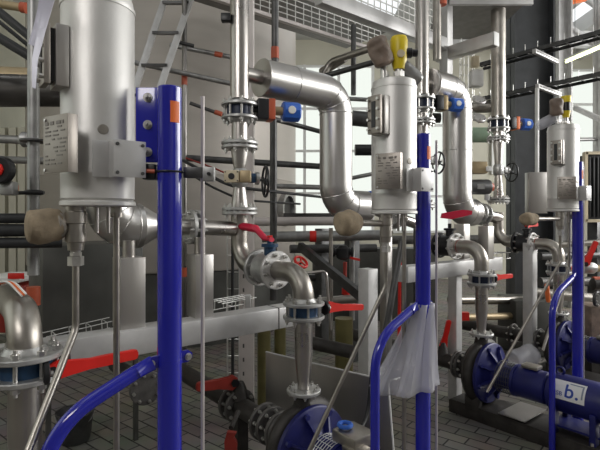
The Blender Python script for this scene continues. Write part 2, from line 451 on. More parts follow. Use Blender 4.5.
# insulation wraps on the side branch of the nozzle
def lump(name, c, ax, L, r, m, label, cat, seed, sq=1.):
    rnd = random.Random(seed); mb = MB(); ax = ax.normalized(); x, y = frame(ax); rings = []
    for k in range(11):
        t = k / 10 - .5
        rr = r * (1 - .10 * abs(2 * t) ** 3) * (1 + rnd.uniform(-.06, .06))
        if k in (0, 10): rr *= .72
        ring = []
        for j in range(20):
            a = 2 * math.pi * j / 20
            q = rr * (1 + .07 * math.sin(3 * a + k * .7 + seed) + rnd.uniform(-.03, .03))
            ring.append(mb.bm.verts.new(c + ax * (t * L) + x * q * math.cos(a) * sq + y * q * math.sin(a)))
        rings.append(ring)
    mb.skin(rings)
    o = mb.build(name, m, label=label, cat=cat)
    md = o.modifiers.new('s', 'SUBSURF'); md.levels = 1; md.render_levels = 1
    return o
def lump_part(c, parent):
    rnd = random.Random(4); mb = MB(); rings = []
    for k in range(8):
        t = k / 7 - .5; rr = .052 * (1 - .5 * abs(2 * t) ** 2.5)
        x, y = frame(U)
        rings.append([mb.bm.verts.new(c + U * (t * .07) + x * (rr * rnd.uniform(.88, 1.1) * math.cos(a)) + y * (rr * rnd.uniform(.88, 1.1) * math.sin(a))) for a in [2 * math.pi * j / 18 for j in range(18)]])
    mb.skin(rings); mb.build('wool_filling', 'wool', parent, plabel='grey wool showing at the torn end')
def elbow_wrap(c, ax, L, r, label, seed, to):
    lump('insulation_wrap', c, ax, L, r, 'wrap', label, 'insulation', seed)
    if seed == 1: lump_part(c + U * .052 - Y * .012, bpy.data.objects['insulation_wrap'])
    MB().tube([c + ax.normalized() * (L * .4), to], .019, 14).build('branch_pipe', 'rough_steel', label='short steel branch from vessel nozzle to the ' + label.split('wrap')[1].strip(' ,') if 0 else 'short steel branch joining the ' + label.replace('insulation ', '').split(',')[0], cat='pipe')
shrink_to_cam(0)
elbow_wrap(P(43, 226, 1.76), U, .13, .066, 'tan cloth insulation wrap under the nearest vessel, beside the black pipes', 1, NZ[0][0] + UP * 1.555)
shrink_to_cam(1)
elbow_wrap(P(348, 223, 2.66), U, .14, .072, 'tan cloth insulation wrap below the bent cladding elbow', 2, NZ[1][0] + UP * 1.555)
shrink_to_cam(2)
elbow_wrap(P(529, 219, 4.1), U, .19, .058, 'tan cloth insulation wrap beside the far right vessel, near the black flange', 3, NZ[2][0] + UP * 1.575)

# ------------------------------------------------------------------ blue posts with braces
PB = [V((-.506, 1.80, 0)), V((.759, 2.90, 0)), V((2.598, 4.40, 0))]
pl_ = ['thick glossy blue steel post nearest, with orange tape and bolted head plate',
       'blue steel post in the middle, wrapped in milky plastic film lower down',
       'blue steel post at far right behind the blue pump motor']
for i, c in enumerate(PB):
    fz = shrink_to_cam(i)
    r = thing('support_post', pl_[i], 'post', c + UP * fz, 'blue posts carrying the vessels')
    zt = 2.092 if i == 0 else 2.105
    MB().lathe(c, UP, [(fz + .012, .046), (zt - .004, .046), (zt, .043)], 40).build('tube', 'blue', r)
    MB().box(c + UP * (fz + .006), .2, .2, .012, U, W, b=.002).build('base_plate', 'blue', r)
    # head plate reaching to the vessel
    hp = MB().box(c - X * .085 + Y * .02 + UP * (zt - .14), .10, .012, .29, X, Y, b=.002).build('head_plate', 'blue', r)
    for k in range(3):
        p = c - X * .088 + Y * .012 + UP * (zt - .035 - k * .105)
        b_ = MB().disc(p, -Y, .018, .004, 18).hexa(p - Y * .008, -Y, .0125, .012).lathe(p - Y * .016, -Y, [(0, .007), (.008, .006)], 10).build('bolt', 'bolt', hp)
    # tape
    a0 = -1.35 if i == 0 else -1.2
    tp = MB(); rings = []
    rot = [(V((math.cos(a), math.sin(a), 0))) for a in [(-1.25 + .16 * j) for j in range(6)]]
    zz = zt - .10 if i == 0 else zt - .12
    for q in rot: rings.append([tp.bm.verts.new(c + q * rr + UP * z_) for rr, z_ in ((.0462, zz - .04), (.0475, zz - .04), (.0475, zz + .04), (.0462, zz + .04))])
    tp.skin(rings); tp.build('tape', 'orange', r, plabel='orange tape')
    # lug collar and the brace going back along the row
    zl = 1.045
    MB().lathe(c, UP, [(zl - .008, .0475), (zl + .008, .0475)], 40).build('collar', 'blue', r)
    for s in (-1, 1):
        lg = MB().prism([(.035, -.02), (.075, -.02), (.092, -.006), (.092, .012), (.075, .026), (.035, .026)], c + UP * (zl + .004), U * s, UP, .010).build('lug', 'blue', r)
        p = c + U * (s * .074) + UP * (zl + .004)
        MB().disc(p + W * .007, W, .0145, .004, 18).hexa(p + W * .013, W, .0105, .009).build('bolt', 'bolt', lg)
    pts = bend([c - U * .12 + UP * (zl - .012), c - U * (.435, .435, .535)[i] + UP * .895, c - U * (.435, .435, .535)[i] + UP * (fz + .012)], .26, 14)
    br = MB().tube(pts, .0265, 20)
    x0 = c - U * .12 + UP * (zl - .012); t = (pts[1] - pts[0]).normalized()
    # flattened end
    nrm = W; up2 = t.cross(nrm)
    rings = []
    for k in range(6):
        f_ = k / 5
        cc = x0 - t * (.062 * f_ - .008)
        hw = .0265 * (1 - f_) + .03 * f_; hd = .0265 * (1 - f_) ** 1.5 + .0065
        rings.append([br.bm.verts.new(cc + up2 * (hw * math.cos(2 * math.pi * j / 20)) + nrm * (hd * math.sin(2 * math.pi * j / 20) + .012 * f_)) for j in range(20)])
    br.skin(rings); br.build('brace', 'blue', r)
# thin rods beside the posts
rl = ['thin pale grey rod standing beside the thick nearest blue post', 'thin pale rod standing beside the middle blue post', 'thin pale rod standing beside the far right blue post']
for i, c in enumerate(PB):
    q = c + U * .139; fz = shrink_to_cam(i)
    MB().tube([q + UP * fz, q + UP * 2.08], .0078, 12).build('guide_rod', 'rodm', label=rl[i], cat='rod', group='thin rods beside the posts')
shrink_to_cam(0)
# black wire clamp with blocks round the first post
r = thing('cable_clamp', 'black wire clamp with small grey blocks round the nearest blue post', 'clamp', P(168, 184, 1.8))
c = PB[0] + UP * ZY(172, 1.8)
MB().torus(c, UP, .051, .0035, 36).build('wire_loop', 'black', r)
MB().box(c - X * .075 + Y * .01, .05, .06, .06, X, Y, b=.006).build('clamp_block', 'black', r)
MB().box(c + X * .085 + Y * .03 , .075, .03, .042, X, Y, b=.003).build('clamp_bracket', 'dark', r)
bb = MB().box(c + X * .145 + Y * .03 - UP * .006, .045, .03, .055, X, Y, b=.003).build('grey_block', 'galv', r)
MB().hexa(c + X * .148 + Y * .012 - UP * .006, -Y, .008, .01).build('screw', 'black', bb)
MB().tube([c - X * .05 - Y * .02, c - X * .11 - Y * .025 + UP * .004], .008, 10).build('red_knob', 'brick', r)

# milky film round the middle post
shrink_to_cam(1)
c = PB[1]; mb = MB(); rnd = random.Random(5); rings = []
for k in range(14):
    t = k / 13; z = 1.06 - .50 * t
    ring = []
    for j in range(48):
        a = 2 * math.pi * j / 48
        rr = .066 + .085 * t ** 1.3 + (.012 + .018 * t) * math.sin(7 * a + 1.5 * t) + .012 * t * math.sin(17 * a)
        sh = V((-.085 * t, -.03 * t, 0))
        ring.append(mb.bm.verts.new(c + sh + V((math.cos(a) * rr * (1 + .45 * t * (math.cos(a) < 0)), math.sin(a) * rr * .75, 0)) + UP * (z - .03 * t * math.cos(a + 2.6) * (1 if math.cos(a) < 0 else .4))))
    rings.append(ring)
mb.skin(rings, caps=False)
fo = mb.build('plastic_film', 'film', label='milky translucent plastic film hanging round the middle blue post', cat='plastic film')
md = fo.modifiers.new('t', 'SOLIDIFY'); md.thickness = .002
shrink_to_cam(0)
# lilac plastic strips hanging at the first vessel
for k, (pp, lab) in enumerate(((((45, -14), (41, 8), (36, 26), (29, 45)), 'short milky plastic strip hanging before the scaffold at upper left'), (((51, -14), (45, 8), (39, 32), (33, 60), (32, 88)), 'long milky plastic strip hanging beside the nearest sight glass'))):
    mb = MB(); rings = []
    for j, (px, py) in enumerate(pp):
        cc = P(px, py, 1.62 - .03 * k); w = .017 * (1 - .12 * j); ex = V((math.cos(.5 + .25 * j), math.sin(.5 + .25 * j), 0))
        rings.append([mb.bm.verts.new(cc + ex * (s * w) + V((0, dy, 0))) for s, dy in ((-1, -.001), (1, -.001), (1, .001), (-1, .001))])
    mb.skin(rings); mb.build('plastic_strip', 'lilac', label=lab, cat='plastic strip')

shrink_to_cam(None)
# ------------------------------------------------------------------ pumps and discharge lines
PP = [V((-.936, 1.60, 0)), V((.02, 2.55, 0)), V((1.46, 3.78, 0)), V((2.52, 4.58, 0))]
VZ = [1.093, 1.09, 1.095, 1.09]           # height of the wafer valve over each pump
plab = ['', 'blue pump at the bottom centre below the upright reducer, cut by the lower edge', 'blue pump with white sticker and long motor at lower right', 'dark blue pump behind the blue post at the right edge']
def pump(i):
    c = PP[i]; zs = .36
    r = thing('pump', plab[i], 'pump', (c.x, c.y, 0), 'blue pumps on the paving')
    o = c + UP * zs
    # base frame
    bl_, bo = (.76, .18) if i == 1 else (1.25, .42)
    for s in (-1, 1):
        MB().box(c + W * bo + U * (s * .12) + UP * .05, .05, bl_, .10, U, W, b=.004).build('base_rail', 'iron', r)
    MB().box(c + W * bo + UP * .105, .30, bl_ - .03, .012, U, W, b=.002).build('base_sheet', 'iron', r)
    # volute: spiral casing
    mb = MB(); rings = []
    for k in range(41):
        a = 2 * math.pi * k / 40; R = .195 + .012 * (k / 40); rr = .042 + .022 * (k / 40)
        d = U * math.cos(a + 1.57) + UP * math.sin(a + 1.57)
        rings.append(mb.ring(o + d * R, d, W, rr, 14))
    mb.skin(rings)
    mb.lathe(o, W, [(-.07, .10), (-.055, .21), (.05, .21), (.06, .12)], 40)
    mb.lathe(o + UP * .17, UP, [(0, .07), (.08, .05), (.12, .047)], 24)
    mb.lathe(o, -W, [(.03, .11), (.10, .085), (.17, .075)], 24)
    vo = mb.build('volute', 'iron', r)
    flange(r, o + UP * .293, UP, .093, .02, 'flange', 8, i < 3, turn=.1)
    flange(r, o - W * .18, W, .11, .022, 'castgrey', 8, i < 3)
    # blue cover with ribs and bolts
    cv = MB().lathe(o, W, [(.055, .225), (.062, .232), (.085, .232), (.092, .222), (.094, .15), (.13, .095), (.28, .085), (.285, .12), (.305, .12)], 48).build('cover', 'pblue', r)
    for k in range(8):
        a = 2 * math.pi * k / 8 + .3; d = U * math.cos(a) + UP * math.sin(a)
        MB().bar(o + W * .088 + d * .19, o + W * .15 + d * .09, .012, .03, side=d.cross(W)).build('rib', 'pblue', cv)
        MB().hexa(o + W * .10 + d * .205, W, .016, .022).build('bolt', 'pblue', cv)
    # bearing lantern with guard mesh
    bl = MB().lathe(o, W, [(.29, .11), (.30, .115), (.52, .115), (.53, .105)], 40).build('lantern', 'pblue', r)
    MB().box(o + W * .40 + UP * .13, .09, .12, .03, U, W, b=.008).build('label_plate', 'rough_steel', bl)
    g = MB()
    for k in range(7): g.torus(o + W * (.17 + .018 * k), W, .118, .0022, 28, 5)
    for k in range(22):
        a = 2 * math.pi * k / 22; d = U * math.cos(a) + UP * math.sin(a)
        g.tube([o + d * .118 + W * .165, o + d * .118 + W * .285], .002, 5)
    g.build('guard_mesh', 'wire' if i == 1 else 'dark', r)
    mt = None
    if i != 1:
        # motor with bracket
        mt = MB().lathe(o, W, [(.54, .11), (.545, .126), (.56, .130), (.88, .130), (.895, .126), (.90, .145), (1.06, .145), (1.075, .13), (1.08, .05)], 48).build('motor', 'pblue', r)
        fn = MB()
        for k in range(20):
            a = 2 * math.pi * k / 20; d = U * math.cos(a) + UP * math.sin(a)
            if d.dot(W.cross(UP)) ** 2 > 1.9: continue
            fn.bar(o + W * .96 + d * .150, o + W * 1.04 + d * .150, .003, .02, side=d.cross(W))
        fn.build('fins', 'pblue', mt)
        MB().torus(o + W * .60 + UP * .150, U, .026, .008, 18).build('lifting_eye', 'pblue', mt)
        for s in (-1, 1):
            for t_ in (.60, .85):
                MB().box(o + W * t_ + U * (s * .105) - UP * .15, .07, .04, .20, U, W, b=.006).build('foot', 'pblue', r)
                MB().hexa(o + W * t_ + U * (s * .135) - UP * .235, UP, .014, .02).build('foot_bolt', 'bolt', r)
    for s in (-1, 1):
        MB().box(c + U * (s * .12) + UP * .13, .06, .12, .12, U, W, b=.006).build('casing_foot', 'iron', r)
    if i != 1: MB().bar(o + W * .57 - UP * .20, o + W * .93 - UP * .20, .20, .014, side=U).build('cradle', 'pblue', r)
    if i == 1:
        MB().box(o + W * .34 + UP * .16 + U * .04, .15, .16, .06, U, W, b=.01).build('seal_housing', 'rough_steel', r)
        MB().torus(o + W * .30 + UP * .205 + U * .02, UP, .03, .011, 20).build('blue_cap', 'bblue', r)
    return r, mt
pr = {i: pump(i) for i in (1, 2, 3)}
# drip tray plate under pump 3 coupling
MB().box(PP[2] + W * .33 + U * .0 + UP * .135, .34, .20, .006, U, W).build('drip_tray', 'sheet', label='loose pale sheet steel tray under the coupling of the stickered pump', cat='tray')
# white sticker with logo on the motor of pump 3 (curved plate on the motor's aisle side)
r3, mt3 = pr[2]
o = PP[2] + UP * .36
def on_motor(s, a, lift=.0012):
    """s along the motor, a angle from the side facing the camera (-U) upward"""
    d = -U * math.cos(a) + UP * math.sin(a)
    return o + W * s + d * (.130 + lift)
def cyl_patch(s0, s1, a0, a1, lift, th, n=8):
    mb = MB(); rings = []
    for k in range(n + 1):
        a = a0 + (a1 - a0) * k / n
        rings.append([mb.bm.verts.new(on_motor(s, a, l)) for s, l in ((s0, lift), (s1, lift), (s1, lift + th), (s0, lift + th))])
    mb.skin(rings); return mb
st = cyl_patch(.585, .80, -.02, 1.0, .0006, .001).build('sticker', 'white', mt3)
def glyph(txt, s, a, size, m):
    cu = bpy.data.curves.new('lettering', 'FONT'); cu.body = txt; cu.size = size; cu.extrude = .0012
    cu.align_x = 'CENTER'; cu.align_y = 'CENTER'; cu.offset = size * .012
    tmp = bpy.data.objects.new('lettering', cu); COL.objects.link(tmp)
    dg = bpy.context.evaluated_depsgraph_get(); me = bpy.data.meshes.new_from_object(tmp.evaluated_get(dg))
    bpy.data.objects.remove(tmp)
    b2 = bmesh.new(); b2.from_mesh(me)
    for k in range(-14, 15):
        bmesh.ops.bisect_plane(b2, geom=b2.verts[:] + b2.edges[:] + b2.faces[:], plane_co=(0, k * size / 28, 0), plane_no=(0, 1, 0))
    b2.to_mesh(me); b2.free()
    for v in me.vertices:                     # wrap the letters round the motor
        q = on_motor(s + v.co.x, a + v.co.y / .1315, .0022 + v.co.z * .5)
        v.co = q - r3.location
    me.materials.clear(); me.materials.append(M[m])
    ob = bpy.data.objects.new('lettering', me); COL.objects.link(ob); ob.parent = mt3
    return ob
glyph('b', .703, .44, .125, 'logo_blue'); glyph('.', .752, .44, .125, 'logo_blue')
glyph('KSB', .630, .26, .038, 'logo_blue')
for s0, s1, a0, a1 in ((.700, .788, .84, .90), (.778, .788, .22, .86)):
    cyl_patch(s0, s1, a0, a1, .0018, .0012, 4).build('logo_bracket', 'logo_grey', mt3)

# discharge: reducer, wafer valve, elbow to the isolating valve, elbow up to the stack
lab_red = ['steel reducer below the flanged valve at lower left', 'steel reducer standing on the centre pump', 'steel reducer standing on the stickered pump', 'steel reducer above the far right pump']
lab_val = ['flanged butterfly valve with red lever at lower left, largest in view', 'blue bodied butterfly valve with straight red lever above the centre reducer',
           'navy bodied butterfly valve with red lever above the stickered pump', 'butterfly valve behind the far right blue post, above the last pump']
lab_elb = ['thick steel elbow at the left edge above the flanged valve', 'steel elbow between the centre butterfly valve and the bright bolted flange',
           'steel elbow above the navy butterfly valve near the stickered pump', 'steel elbow by the far right vessel, leaving the black flange']
EZ = [1.245, 1.285, 1.345, 1.32]
SB = [None, V((-.39, 3.04, 0)), V((1.115, 4.29, 0)), V((2.13, 5.05, 0))]
for i, c in enumerate(PP):
    z = VZ[i]; g = .055
    R = .113 if i else .120
    pr_ = .049 if i else .052
    # reducer
    zl = .665 if i else .45
    MB().lathe(c, UP, [(zl, .034), (zl + .03, .034), (z - .24, pr_), (z - .055, pr_)], 32).build('reducer', 'steel', label=lab_red[i], cat='pipe')
    v_ = wafer_valve('butterfly_valve', lab_val[i], c + UP * z, UP, R, g, 'vblue' if i < 2 else 'vnavy', 'flange', group='butterfly valves over the pumps')
    # hub and lever to the right along the row
    hb = c + UP * z + (U * (R + .02) + W * .02 if i else U * .045 + W * .085 - UP * .012)
    MB().lathe(c + UP * z, U, [(R * .6, .016), (R + .02, .016)], 14).build('stem', 'dark', v_)
    MB().disc(hb, U, .042, .02, 24).build('notch_plate', 'black', v_)
    for k in (-1, 1): MB().hexa(hb + U * .014 + W * (k * .024), U, .009, .012).build('bolt', 'bolt', v_)
    lv = lever(v_, hb + U * .02, U, (.29, .29, .30, .2)[i], 'red', .036, side=UP, drop=(-.005, .035, .01, .01)[i])
    # elbow
    e = c + UP * EZ[i]
    if i == 0:
        pts = bend([c + UP * (z + .05), c + UP * (EZ[0] + .02), c - W * .45 + UP * (EZ[0] + .02)], .125, 12)
        MB().tube(pts, .054, 28).build('elbow_pipe', 'rough_steel', label=lab_elb[i], cat='pipe')
        continue
    sb = SB[i]; to = sb - c; to.z = 0; T = to.length; dr = to.normalized()
    MB().tube(bend([c + UP * (z + .05), e, e + dr * .24], .125, 12), .056, 28).build('elbow_pipe', 'rough_steel', label=lab_elb[i], cat='pipe')
    # isolating valve between two big flanges
    vc = e + dr * .33
    lv_l = ['', 'ball valve with crimson lever behind the bright bolted flange, centre', 'black ball valve with bright flange and crimson lever right of the middle blue post', 'black flanged ball valve near the far right vessel'][i]
    iv = thing('ball_valve', lv_l, 'valve', vc - UP * .12, 'isolating valves behind the elbows')
    MB().lathe(vc, dr, [(-.08, .055), (-.06, .09), (.06, .09), (.08, .055)], 28).build('valve_body', 'flange' if i == 1 else 'black', iv)
    flange(iv, vc - dr * .085, -dr, .112, .022, 'flange_lt' if i == 1 else 'flange_lt', 8, True, [(0, .06), (.03, .05)], bs=1.15)
    flange(iv, vc + dr * .085, dr, .112, .022, 'flange' if i == 1 else 'black', 8, True)
    sk = vc - dr * .02
    MB().lathe(sk, UP, [(.07, .034), (.13, .034), (.132, .05), (.15, .05), (.152, .016), (.19, .016)], 20).build('stem_neck', 'vblue' if i == 1 else 'black', iv)
    if i == 1:
        pts = bend([sk + UP * .175 - dr * .02, sk + UP * .18 + dr * .05, sk + UP * .235 + dr * .14, sk + UP * .25 + dr * .30], .06, 5)
        n_ = len(pts)
        lb = MB(); rings = []
        for k, p in enumerate(pts):
            w_ = .019 + .018 * (k / (n_ - 1)) ** 2; h_ = .014 + .012 * (k / (n_ - 1))
            sd = dr.cross(UP)
            rings.append([lb.bm.verts.new(p + sd * (w_ * math.cos(a)) + UP * (h_ * math.sin(a))) for a in [2 * math.pi * j / 12 for j in range(12)]])
        lb.skin(rings); lb.build('lever', 'crimson', iv)
        MB().hexa(sk + UP * .185, UP, .018, .03).build('lever_nut', 'red', iv)
    elif i == 2:
        MB().prism([(-.13, -.03), (-.04, -.04), (.08, -.012), (.13, .0), (.135, .032), (.05, .04), (-.04, .024), (-.12, .01)], P(456, 214.5, 4.0), X, UP, .03).build('lever', 'crimson', iv)
    else:
        lever(iv, sk + UP * .19, U, .24, 'red', .04, drop=0, side=UP)
    # line from the valve up into the stack
    q = V((sb.x, sb.y, EZ[i]))
    MB().tube(bend([vc + dr * .09, q, V((sb.x, sb.y, 1.64))], .15, 12), .054, 28).build('riser_elbow', 'rough_steel',
        label=['', 'steel bend rising behind the crimson lever into the tall pipe stack', 'steel bend hidden behind the middle blue post rising to the second stack', 'steel bend rising from the black flange into the far stack'][i], cat='pipe')
# red tape round the flange of the third elbow
e = PP[2] + UP * EZ[2]; dr = (SB[2] - PP[2]).normalized()
MB().torus(e + dr * .21, dr, .052, .006, 28, 6).build('red_tape', 'drred', label='ring of red tape on the elbow beside the middle blue post', cat='tape')
e = PP[3] + UP * EZ[3]; dr = (SB[3] - PP[3]).normalized()
MB().torus(e + dr * .21, dr, .052, .006, 28, 6).build('red_tape', 'drred', label='ring of red tape on the elbow by the far black flange', cat='tape')

# ------------------------------------------------------------------ stacks
slab = ['', 'tall vertical steel pipe stack left of the bright conical cladding, with cream box', 'tall steel pipe rising behind the middle vessel', 'tall brownish steel pipe stack before the dark hall column']
yb = [None, (105, 120, 145, 178, 211), (97, 110, 122, 163, 200), (128, 138, 139, 170, 200)]
def zz(y, d): return ZY(y, d)
for i in (1, 2, 3):
    c = SB[i]; d = c.y; R = .118; rp = .0615 if i < 3 else .074
    zt = zz(-20, d) if i < 3 else zz(10, d)
    v1, v2, f2, hv, f3 = [zz(y, d) for y in ((105, 118.5, 145.5, 178, 211) if i == 1 else (99, 110, 122, 160, 205) if i == 2 else (120, 129, 139, 170, 200))]
    r = thing('pipe_stack', slab[i], 'pipe', (c.x, c.y, 1.6), 'vertical pipe stacks')
    MB().lathe(c, UP, [(v1 + .035, rp), (zt, rp)], 32).build('upper_pipe', 'steel' if i != 3 else 'rough_steel', r)
    MB().lathe(c, UP, [(f2 + .02, .052), (v2 - .02, .052)], 28).build('middle_pipe', 'steel', r)
    MB().lathe(c, UP, [(hv + .045, .036), (f2 - .03, .058), (f2, .058)], 28).build('reducer', 'steel', r)
    MB().lathe(c, UP, [(f3, .056), (f3 + .05, .054), (hv - .045, .036)], 28).build('lower_reducer', 'steel', r)
    for s in (-1, 1):
        flange(r, c + UP * (f2 + s * .014), UP * s, R, .02, 'flange', 8, i != 2)
        flange(r, c + UP * (f3 + s * .014), UP * s, R * .97, .02, 'flange', 8, i == 1)
    # wafer control valve with actuator
    zc = (v1 + v2) / 2; gp = abs(v1 - v2) - .02
    cv = wafer_valve('control_valve', ['', 'navy control valve with orange and blue actuator on the tall stack by the cladding', 'control valve with blue actuator knob behind the middle vessel', 'control valve with orange ringed actuator on the far stack by the dark column'][i], c + UP * zc, UP, R, max(gp, .06), 'vnavy', group='control valves on the stacks')
    s0 = c + UP * (zc + .02) + (V((.96, .28, 0)).normalized()) * (R * .7)
    ad = V((.96, .28, 0)).normalized()
    act = MB().lathe(s0, ad, [(0, .02), (.08, .02)], 12).build('actuator', 'dark', cv)
    k0 = .03 if i == 1 else .04
    MB().box(s0 + ad * (k0 + .035), .075, .115, .13, ad, ad.cross(UP), UP, .006).build('drive_box', 'black', act)
    MB().box(s0 + ad * (k0 + .09), .045, .12, .135, ad, ad.cross(UP), UP, .006).build('drive_cover', 'brick' if i == 1 else ('tan' if i == 2 else 'orange'), act)
    MB().lathe(s0, ad, [(k0 + .11, .03), (k0 + .18, .028)], 18).build('coupling', 'tan', act)
    MB().lathe(s0, ad, [(k0 + .17, .056), (k0 + .18, .066), (k0 + .28, .066), (k0 + .29, .056)], 8).build('knob', 'bblue', act)
    kp = s0 + ad * (k0 + .24) - Y * .064 - X*.0
    MB().disc(kp, V((.25, -1, 0)), .026, .014, 20).build('dial', 'white', act)
    # globe valve with handwheel
    hvv = thing('globe_valve', ['', 'globe valve with black handwheel on the tall stack, below the flange pair', 'globe valve whose black handwheel shows before the second cladding pipe', 'globe valve with black handwheel before the dark hall column'][i], 'valve', c + UP * (hv - .06), 'handwheel valves on the stacks')
    MB().lathe(c, UP, [(hv - .06, .04), (hv - .035, .055), (hv + .035, .055), (hv + .06, .04)], 24).lathe(c + UP * hv, ad, [(.03, .034), (.10, .03), (.105, .042), (.125, .042)], 20).build('valve_body', 'flange', hvv)
    wl = .17
    wc = c + UP * (hv - .02) + ad * wl
    MB().lathe(c + UP * (hv - .01), ad, [(.1, .01), (wl + .03, .009)], 12).build('spindle', 'dark', hvv)
    w_ = MB().torus(wc, ad, .098, .0085, 36, 8)
    x, y = frame(ad)
    for k in range(4):
        a = k * math.pi / 2 + .4; w_.tube([wc, wc + (x * math.cos(a) + y * math.sin(a)) * .095], .007, 8)
    w_.disc(wc, ad, .02, .024, 16).build('handwheel', 'black', hvv)
    MB().box(c + UP * hv + ad * .075 - W * .0, .05, .07, .06, ad, ad.cross(UP), UP, .006).build('gland_block', 'vblue' if i == 1 else 'flange', hvv)
# cream positioner box on the first stack
c = SB[1]
r = thing('junction_box', 'small cream box on the tall stack beside the handwheel valve', 'box', P(232, 183, 2.95))
o_ = P(232, 176.5, 2.95)
bx = MB().box(o_, .095, .05, .075, X, Y, b=.006).build('housing', 'cream', r)
MB().disc(o_ - Y * .028, -Y, .02, .012, 20).build('dial', 'black', bx)
for s in (-1, 1):
    for k in (-1, 1): MB().disc(o_ - Y * .026 + X * (s * .038) + UP * (k * .027), -Y, .005, .005, 8).build('screw', 'ink', bx)
MB().box(o_ + X * .085 + Y * .0, .07, .06, .075, X, Y, b=.01).build('side_box', 'tan', r)
# small black clamp high on the first stack
MB().box(P(226, 18, 3.0), .06, .05, .05, X, Y, b=.004).build('pipe_clamp', 'black', label='small black clamp high on the tall stack', cat='clamp')

# perforated strut & pale post behind the first stack
pc = P(247, 216, 3.6); pc.z = 0
mb = MB().box(pc + UP * 1.9, .105, .105, 3.8, X, Y, b=.004)
po = mb.build('square_post', 'pink', label='pale square steel post behind the tall stack, standing on the paving', cat='post')
mb = MB()
for k in range(34): mb.box(pc + UP * (.2 + k * .105) - Y * .0535 - X * .02, .012, .002, .03, X, Y)
mb.build('slot_holes', 'ink', po)
def basket(name, a, b, ex, w, n, label, r=.003, side=None, rows=4, walls=.06, m='wire'):
    """wire mesh cable basket from a to b; ex is its width direction"""
    a, b = V(a), V(b); t = (b - a).normalized(); h = t.cross(ex).normalized()
    mb = MB()
    for k in range(rows):
        p = ex * (w * (k / (rows - 1) - .5)); mb.tube([a + p, b + p], r, 6)
    for s in (-1, 1): mb.tube([a + ex * (s * w / 2) + h * walls, b + ex * (s * w / 2) + h * walls], r, 6)
    L_ = (b - a).length
    for k in range(n):
        p = a + t * (L_ * (k + .5) / n)
        mb.tube([p - ex * (w / 2) + h * walls, p - ex * (w / 2), p + ex * (w / 2), p + ex * (w / 2) + h * walls], r, 6)
    return mb.build(name, m, label=label, cat='cable tray')
q = P(233, 216, 3.55); q.z = 0
basket('cable_basket', q + UP * .1, q + UP * 1.62, X, .09, 12, 'upright wire cable basket beside the pale square post', .003, rows=3, walls=.04)
MB().tube([q + UP * .06 - Y * .02, q + UP * 1.6 - Y * .02], .012, 10).build('power_cable', 'insul', label='black power cable running up the wire basket by the pale post', cat='cable')

# ------------------------------------------------------------------ clad (insulated) pipes
CR = .124
def clad(pts, R, label, name='clad_pipe', CR=CR):
    r = thing(name, label, 'pipe', V(pts[-1]) - UP * CR, 'sheet metal clad pipes')
    path = bend(pts, R, 9)
    MB().tube(path, CR, 48).build('cladding', 'clad', r)
    # segment seams at the bends
    for j in range(1, len(path) - 1):
        t = (path[j + 1] - path[j - 1]).normalized()
        if (path[j] - path[j - 1]).length < .12 and j % 3 == 1:
            MB().torus(path[j], t, CR + .001, .0035, 48, 6).build('seam', 'clad', r)
    t = (V(pts[1]) - V(pts[0])).normalized()
    for p_, s in ((V(pts[0]) + t * .25, 1),):
        MB().torus(p_, t, CR + .0005, .003, 48, 6).build('seam', 'clad', r)
    return r, path
# first: only its lower elbow is seen behind the nearest vessel
c1 = V((-1.035, 2.53, 0))
zlow = ZY(226, 2.6)
r, path = clad([c1 + UP * 2.9, c1 + UP * zlow, c1 + U * .17 + UP * zlow], .14, 'sheet metal clad pipe elbow behind the nearest vessel')
MB().lathe(c1 + U * .17 + UP * zlow, U, [(0, CR), (.13, .05)], 40).build('end_cone', 'clad', r)
# header from the first cone to the stack tee
p0, p1 = c1 + U * .28 + UP * zlow, V((SB[1].x, SB[1].y, ZY(229, 3.04)))
hd = thing('header_pipe', 'horizontal steel pipe with large flanges running past the nearest blue post to the stack', 'pipe', (p0 + p1) / 2 - UP * .1)
MB().tube([p0, p1], .046, 24).build('pipe', 'steel', hd)
t = (p1 - p0).normalized()
for k in (.36, .44): flange(hd, p0 + t * ((p1 - p0).length * k), t, .105, .022, 'flange', 8, True)
MB().torus(p0 + t * .5, t, .048, .004, 28, 6).build('weld_ring', 'rough_steel', hd)
# second: from the tall stack, down, and to the right behind the middle vessel
s1 = SB[1] + UP * ZY(75, 3.1)
a = SB[1] + U * .17; b_ = SB[1] + U * .85
z_ = ZY(77.5, 3.14)
MB().lathe(SB[1] + UP * z_, U, [(.03, .047), (.2, .047)], 28).build('branch_nozzle', 'steel', label='short steel nozzle between the tall stack and the cone cladding', cat='pipe')
zl2 = ZY(206, 3.6)
r, path = clad([a + UP * z_, b_ + UP * z_, b_ + UP * zl2, b_ + U * .32 + UP * zl2], .155, 'thick bright sheet metal clad pipe bending down beside the tall stack')
MB().lathe(a + UP * z_, -U, [(-.002, CR), (.002, CR + .004), (.006, CR), (.008, CR * .4)], 48).build('end_cap', 'clad', r)
p0, p1 = b_ + U * .32 + UP * zl2, SB[2] + UP * ZY(226, 4.29)
hd = thing('header_pipe', 'horizontal steel pipe behind the middle vessel leading to the second stack', 'pipe', (p0 + p1) / 2 - UP * .1)
MB().tube([p0 , p1], .046, 24).build('pipe', 'steel', hd)
t = (p1 - p0).normalized()
for k in (.4, .5): flange(hd, p0 + t * ((p1 - p0).length * k), t, .105, .022, 'flange', 8, False)
